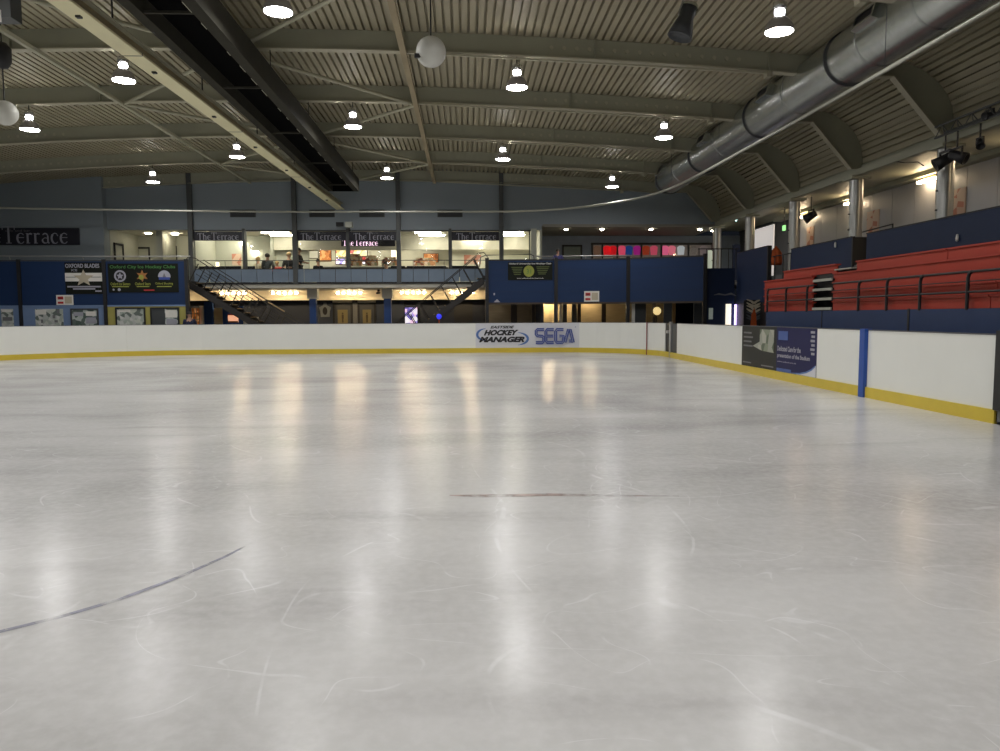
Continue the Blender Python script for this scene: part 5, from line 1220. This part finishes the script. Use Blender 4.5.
# square dark lighting beam
t = thing('ventilation_trough', 'dark square ventilation trough hanging along the ceiling', 'duct', (-4.8, 8, 6.5))
Y0, Y1 = -10, 30.8
MB().box(-5.48, -5.28, Y0, Y1, 6.50, 6.95).build('side_plate', M['duct_dark'], t)
MB().box(-4.46, -4.24, Y0, Y1, 6.50, 7.0).build('box_beam', M['duct_dark'], t)
MB().box(-5.28, -4.46, Y0, Y1, 6.80, 6.86).build('inner_tray', M['duct_black'], t)
MB().box(-5.28, -4.46, Y1 - .03, Y1, 6.5, 6.84).build('end_plate', M['duct_black'], t)
y = 29.5
while y > 8:
    MB().box(-5.28, -4.46, y - .03, y + .03, 6.52, 6.56).build('cross_bar', M['duct_dark'], t); y -= 4.1
lp = MB(); rr = random.Random(5); y = 29
while y > 10: lp.box(-4.50, -4.465, y, y + rr.uniform(.2, .5), 6.53, 6.60); y -= rr.uniform(.7, 1.5)
lp.build('bright_clips', M['brace'], t)
for y in FR[1:8]:
    for x in (-5.32, -4.35): MB().tube([(x, y, 6.95), (x, y, 7.48)], .012, 5).build('hanger', M['black'], t)
# cream beam
t = thing('cream_beam', 'long cream coloured hoist beam hanging left of the dark trough', 'beam', (-5.7, 8, 6.2))
def cb(y): return -6.1 + (y - 8) * .6 / 25.9
MB().bar((cb(-10), -10, 6.22), (cb(33.9), 33.9, 6.22), .34, .04).build('bottom_face', M['yellow_beam'], t)
MB().bar((cb(-10), -10, 6.35), (cb(33.9), 33.9, 6.35), .04, .22).build('web', M['rust'], t); MB().bar((cb(-10), -10, 6.475), (cb(33.9), 33.9, 6.475), .24, .03).build('top_flange', M['brace'], t)
for y in FR[1:8]: MB().tube([(cb(y), y, 6.49), (cb(y), y, 7.47)], .016, 6).build('hanger', M['black'], t)
for y in (12.4, 15.1, 18.3, 21.5, 24.8, 28.0, 31): MB().box(cb(y) - .04, cb(y) + .04, y - .04, y + .04, 6.17, 6.2).build('bolt_plate', M['black'], t)
for y in (14.2, 19.8, 26.0): MB().box(cb(y) - .175, cb(y) + .175, y - .01, y + .01, 6.195, 6.245).build('joint', M['dark_grey'], t)
# hanging cables near the trough
for i, (x, y, lab) in enumerate(((-5.45, 13.6, 'black cable hanging left of the dark trough, nearest'), (-5.38, 19.5, 'black cable looping down left of the dark trough'), (-5.36, 14.6, 'thin black cable beside the dark trough top'))):
    tag(MB().tube([(x + .12, y, 7.35), (x, y - .1, 6.95), (x - .05, y + .1, 6.6), (x + .02, y + .3, 6.5)], .018, 6).build('cable', M['black']), lab, 'cable')
# pendant lamps
def make_lamp(loc, label, ztop, group=None):
    """loc is the centre of the glowing mouth"""
    t = thing('high_bay_lamp', label, 'pendant lamp', loc, group)
    c = Vector(loc)
    MB().lathe([(.245, 0), (.25, .02), (.235, .09), (.19, .18), (.12, .25), (.09, .27)], c, 28).lathe([(.235, .012), (.22, .09), (.17, .18), (.09, .24)], c, 28).build('reflector', mat('lamp_reflector', (.40, .38, .38), .35, .3) if 'lamp_reflector' not in bpy.data.materials else bpy.data.materials['lamp_reflector'], t)
    MB().lathe([(.001, .018), (.235, .018)], c, 28, sm=False).build('lens', M['lens'], t)
    MB().lathe([(.07, .27), (.09, .30), (.095, .35), (.08, .38)], c, 16).build('glowing_collar', M['gear_glow'], t)
    MB().lathe([(.09, .38), (.115, .40), (.115, .50), (.06, .53), (.001, .53)], c, 16).build('gear_housing', M['chrome'], t)
    MB().tube([c + Vector((0, 0, .53)), (c.x, c.y, ztop)], .014, 6).build('rod', M['black'], t)
    return t
lamps = [(-3.18, 13.5, 6.72, 'pendant lamp cut by the top edge above the dark trough'), (-7.6, 17.6, 6.78, 'large pendant lamp left of the cream beam'), (-11.96, 21.7, 6.67, 'pendant lamp at the far left beside the white ball'), (-7.56, 25.8, 6.8, 'pendant lamp just left of the cream beam, farther'), (-11.98, 29.9, 6.68, 'farthest pendant lamp on the left near the wall'),
         (-3.12, 21.7, 6.8, 'pendant lamp just right of the dark trough, middle'), (-3.03, 29.9, 6.86, 'farthest pendant lamp right of the dark trough end'), (1.21, 17.6, 6.7, 'pendant lamp right of the white ball'), (1.29, 25.8, 6.75, 'small pendant lamp at the picture centre'), (5.7, 21.7, 6.55, 'pendant lamp left of the silver duct, middle'), (5.81, 29.9, 6.55, 'farthest pendant lamp by the silver duct end'), (5.59, 13.5, 6.49, 'large pendant lamp at top right beside the silver duct'),
         (-16.4, 25.8, 6.6, None), (-16.4, 17.6, 6.6, None), (-12, 13.5, 6.7, None), (-7.6, 9.4, 6.8, None), (1.25, 9.4, 6.7, None), (-3.1, 5.3, 6.8, None), (5.7, 5.3, 6.5, None), (-12, 5.3, 6.7, None), (-16.4, 9.4, 6.6, None), (-7.6, 1.2, 6.8, None), (1.25, 1.2, 6.7, None), (-3.1, -2.9, 6.8, None), (5.7, -2.9, 6.5, None), (-7.6, -7, 6.8, None), (1.25, -7, 6.7, None), (-12, -2.9, 6.7, None)]
for x, y, z, lab in lamps: make_lamp((x, y, z), lab or 'pendant lamp above the ice, outside the picture', zbeam(x) + .02, None if lab else 'pendant lamps outside the picture')
# white balls
for (px_, py_, Y, r, lab, zt_) in ((431, 52, 13.0, .25, 'white hanging ball with a black clip near the top middle', 7.9), (5, 113, 16.5, .25, 'white hanging ball at the left edge of the picture', 6.9)):
    p = P(px_, py_, Y=Y)
    t = thing('hanging_ball', lab, 'hanging ball', p - Vector((0, 0, r)))
    n = 16; MB().lathe([(max(.001, r * math.sin(math.pi * i / n)), -r * math.cos(math.pi * i / n)) for i in range(n + 1)], p, 28).build('ball', M['globe'], t)
    MB().tube([p + Vector((0, 0, r - .01)), (p.x, p.y, zt_)], .014, 6).build('cord', M['black'], t)
    if py_ < 100: MB().box(p.x - r - .02, p.x - r + .09, p.y - r * .55, p.y - r * .3, p.z - .13, p.z - .07).build('clip', M['black'], t)
p = P(2, 56, Y=16.5)
t = thing('hoist_motor', 'black motor unit above the left white ball', 'motor', p - Vector((0, 0, .2)))
MB().lathe([(.001, -.26), (.1, -.24), (.17, -.12), (.18, .15), (.1, .26), (.001, .27)], p, 16).build('housing', M['black'], t); MB().tube([p + Vector((0, 0, .26)), (p.x, p.y, zdeck(p.x))], .014, 6).build('cord', M['black'], t)
p = P(4, 6, Y=12.4)
t = thing('junction_box', 'grey box in the top left corner of the picture', 'box', p - Vector((0, 0, .2)))
MB().box(p.x - .35, p.x + .18, p.y - .15, p.y + .15, p.z - .22, p.z + .25).build('housing', M['post_grey'], t); MB().box(p.x + .02, p.x + .04, p.y - .17, p.y - .15, p.z - .3, p.z - .12).build('pale_tab', M['white_plain'], t); MB().tube([(p.x, p.y, p.z + .25), (p.x, p.y, zdeck(p.x))], .03, 6).build('hanger', M['dark_grey'], t)
# conical projector at top
top_p, bot_p = P(690, 6, Y=13.3), P(680, 36, Y=13.3)
ax = (bot_p - top_p); Ln = ax.length; Rm = Vector((0, 0, -1)).rotation_difference(ax.normalized()).to_matrix().to_4x4()
t = thing('conical_spotlight', 'grey conical spotlight hanging near the top middle right', 'spotlight', top_p)
MB().lathe([(.001, 0), (.13, 0), (.14, -.12), (.13, -.2), (.17, -.34), (.215, -Ln), (.2, -Ln), (.15, -Ln * .75), (.001, -Ln * .75)], top_p, 24, Rm).build('housing', M['dark_grey'], t)
MB().lathe([(.21, -Ln + .005), (.22, -Ln - .02), (.20, -Ln - .03), (.195, -Ln + .02), (.001, -Ln + .03)], top_p, 24, Rm).build('lens_ring', M['dark_grey'], t)
MB().lathe([(.135, .03), (.15, -.03)], top_p, 20, Rm).build('band', M['galv'], t)
yk = MB().tube([top_p + Vector((-.2, 0, -.15)), top_p + Vector((-.12, 0, .1)), top_p + Vector((0, 0, .2)), top_p + Vector((.12, 0, .1))], .02, 6); yk.tube([top_p + Vector((0, 0, .2)), (top_p.x, top_p.y, zdeck(top_p.x))], .02, 6); yk.build('yoke', M['rail_grey'], t)

# ------------------------------------------------------------------ people
def skin_obj(name, pts, edges, radii, m, parent, sub=1):
    me = bpy.data.meshes.new(name); me.from_pydata([tuple(p) for p in pts], edges, []); me.materials.append(m)
    o = bpy.data.objects.new(name, me); C.objects.link(o); o.parent = parent
    sk = o.modifiers.new('skin', 'SKIN'); sk.use_smooth_shade = True
    if not me.skin_vertices: 
        bpy.context.view_layer.objects.active = o
    for v, r in zip(me.skin_vertices[0].data, radii): v.radius = (r, r)
    me.skin_vertices[0].data[0].use_root = True
    o.modifiers.new('sub', 'SUBSURF').levels = sub; o.modifiers['sub'].render_levels = sub
    return o
def person(label, loc, rot=0., pose='stand', top='cloth_black', legs='cloth_navy', hair='hair_dark', scale=1., group=None):
    t = thing('person', label, 'person', loc, group); t.rotation_euler = (0, 0, rot); t.scale = (scale,) * 3
    sit = pose == 'sit'; hz = .48 if sit else .93
    J = [Vector((0, 0, hz)), Vector((0, 0, hz + .22)), Vector((0, -.01, hz + .42)), Vector((0, 0, hz + .54)), Vector((0, -.01, hz + .62)), Vector((0, -.02, hz + .71)), Vector((0, -.01, hz + .80))]
    r = [.13, .115, .13, .06, .055, .09, .075]; E = [(i, i + 1) for i in range(6)]
    def limb(chain, rad, at):
        i0 = len(J); J.extend(chain); r.extend(rad); E.append((at, i0)); E.extend((i0 + k, i0 + k + 1) for k in range(len(chain) - 1)); return i0 + len(chain) - 1
    arms = {}
    for s in (-1, 1):
        sh = Vector((s * .19, 0, hz + .47))
        if pose == 'wave' and s == -1: ch = [sh, Vector((s * .34, -.1, hz + .62)), Vector((s * .40, -.14, hz + .88))]
        elif sit or pose == 'wave': ch = [sh, Vector((s * .25, -.05, hz + .2)), Vector((s * .12, -.27, hz + .2))]
        elif pose == 'lean': ch = [sh, Vector((s * .27, -.08, hz + .2)), Vector((s * .15, -.3, hz + .16))]
        else: ch = [sh, Vector((s * .24, .02, hz + .18)), Vector((s * .25, -.06, hz - .06))]
        arms[s] = ch; e = limb(ch, [.062, .045, .03], 2)
        d = (ch[2] - ch[1]).normalized(); side = d.cross(Vector((0, 1, .3))).normalized()
        pm_ = ch[2] + d * .07; J.append(pm_); r.append(.03); E.append((e, len(J) - 1)); pi = len(J) - 1
        for k, (ln) in enumerate((.065, .075, .07, .055)):
            base = pm_ + side * (.027 - .018 * k) + d * .02; J.append(base); r.append(.0095); E.append((pi, len(J) - 1)); J.append(base + d * ln * .6 + Vector((0, -.012, 0))); r.append(.009); E.append((len(J) - 2, len(J) - 1)); J.append(base + d * ln + Vector((0, -.03, 0))); r.append(.008); E.append((len(J) - 2, len(J) - 1))
        J.append(ch[2] + d * .02 + side * .045); r.append(.011); E.append((e, len(J) - 1)); J.append(ch[2] + d * .065 + side * .065); r.append(.009); E.append((len(J) - 2, len(J) - 1))
    leg = {}
    for s in (-1, 1):
        if sit: ch = [Vector((s * .10, -.02, hz)), Vector((s * .12, -.44, hz + .02)), Vector((s * .12, -.42, .09)), Vector((s * .13, -.56, .04))]
        else: ch = [Vector((s * .10, 0, hz - .05)), Vector((s * .11, -.02, .5)), Vector((s * .12, .02, .09)), Vector((s * .13, -.13, .04))]
        leg[s] = ch; limb(ch, [.085, .058, .042, .038], 0)
    skin_obj('body', J, E, r, M['skin'], t)
    # shirt and trousers as their own surfaces
    T = [J[0] - Vector((0, 0, .02)), J[1], J[2], J[3] - Vector((0, 0, .02))]; tr_ = [.145, .13, .145, .07]; te = [(0, 1), (1, 2), (2, 3)]
    for s in (-1, 1):
        i0 = len(T); T += [arms[s][0], arms[s][1], arms[s][1].lerp(arms[s][2], .8)]; tr_ += [.075, .057, .045]; te += [(2, i0), (i0, i0 + 1), (i0 + 1, i0 + 2)]
    skin_obj('jacket', T, te, tr_, M[top], t)
    T = [J[0]]; tr_ = [.14]; te = []
    for s in (-1, 1):
        i0 = len(T); T += leg[s][:3]; tr_ += [.095, .07, .055]; te += [(0, i0), (i0, i0 + 1), (i0 + 1, i0 + 2)]
    skin_obj('trousers', T, te, tr_, M[legs], t)
    for s in (-1, 1):
        a, b = leg[s][2], leg[s][3]; MB().tube([a + Vector((0, .05, -.03)), a + Vector((0, -.04, -.03)), b + Vector((0, 0, .0))], [.045, .05, .035], 10).build('shoe', M['black'], None, origin=(0, 0, 0)).parent = t
    hc = J[5] + Vector((0, .015, .03)); hb = MB(); n = 10
    hb.lathe([(max(.001, .108 * math.sin(math.pi * i / n * .62)), .125 * math.cos(math.pi * i / n * .62)) for i in range(n + 1)], hc, 18, Matrix.Rotation(math.radians(-18), 4, 'X')).build('hair', M[hair], None, origin=(0, 0, 0)).parent = t
    fc = MB(); hp = J[5]
    fc.lathe([(.001, -.02), (.014, -.008), (.001, .03)], hp + Vector((0, -.105, -.005)), 8); fo = fc.build('nose', M['skin'], None, origin=(0, 0, 0)); fo.parent = t
    for s in (-1, 1):
        MB().lathe([(.001, -.012), (.012, 0), (.001, .012)], hp + Vector((s * .033, -.088, .02)), 8).build('eye', M['black'], None, origin=(0, 0, 0)).parent = t
        MB().lathe([(.001, -.03), (.02, 0), (.001, .03)], hp + Vector((s * .093, .0, .0)), 8).build('ear', M['skin'], None, origin=(0, 0, 0)).parent = t
    MB().box(-.022, .022, hp.y - .093, hp.y - .085, hp.z - .052, hp.z - .045).build('mouth', M['print_red'], None, origin=(0, 0, 0)).parent = t
    return t
def at_px(px_, Y): return P(px_, 262, Y=Y).x
person('blond person in cream sitting at the terrace window', (at_px(258, 36.0), 36.0, 2.99), 2.6, 'sit', 'cloth_cream', 'cloth_black', 'hair_blond')
person('dark haired person in grey sitting with back to the glass', (at_px(267.5, 35.15), 35.15, 3.02), 3.1, 'sit', 'cloth_grey', 'cloth_black', 'hair_dark', 1.05)
person('small person in red sitting at the terrace window', (at_px(277, 36.2), 36.2, 3.0), .3, 'sit', 'cloth_red', 'cloth_navy', 'hair_blond', .86)
person('person in black with raised arm at the terrace window', (at_px(289, 35.7), 35.7, 3.02), 0, 'wave' if False else 'sit', 'cloth_black', 'cloth_black', 'hair_blond', 1.12)
person('person in dark clothes standing beside the terrace post', (at_px(299, 35.0), 35.0, 2.9), 1.4, 'lean', 'cloth_black', 'cloth_black', 'hair_dark', .98)
person('person in dark top sitting near the snack counter', (at_px(318, 36.2), 36.2, 2.96), 0.4, 'sit', 'cloth_black', 'cloth_navy', 'hair_dark', .95)
person('person in black standing at the right end of the bar', (at_px(386, 36.6), 36.6, 2.55), -.4, 'sit', 'cloth_black', 'cloth_black', 'hair_dark', 1.2)
person('person in violet leaning on the right blue balcony', (at_px(558, 32.2), 32.2, 2.88), 0., 'lean', 'cloth_blue', 'cloth_black', 'hair_dark', .82)
p = P(189.5, 318, Y=31.25)
person('person in navy standing behind the boards at the left stairs', (p.x, 31.25, -.03), .3, 'stand', 'cloth_navy', 'cloth_black', 'hair_dark', 1.0)

for o in bpy.data.objects:
    if '_at' in o: del o['_at']
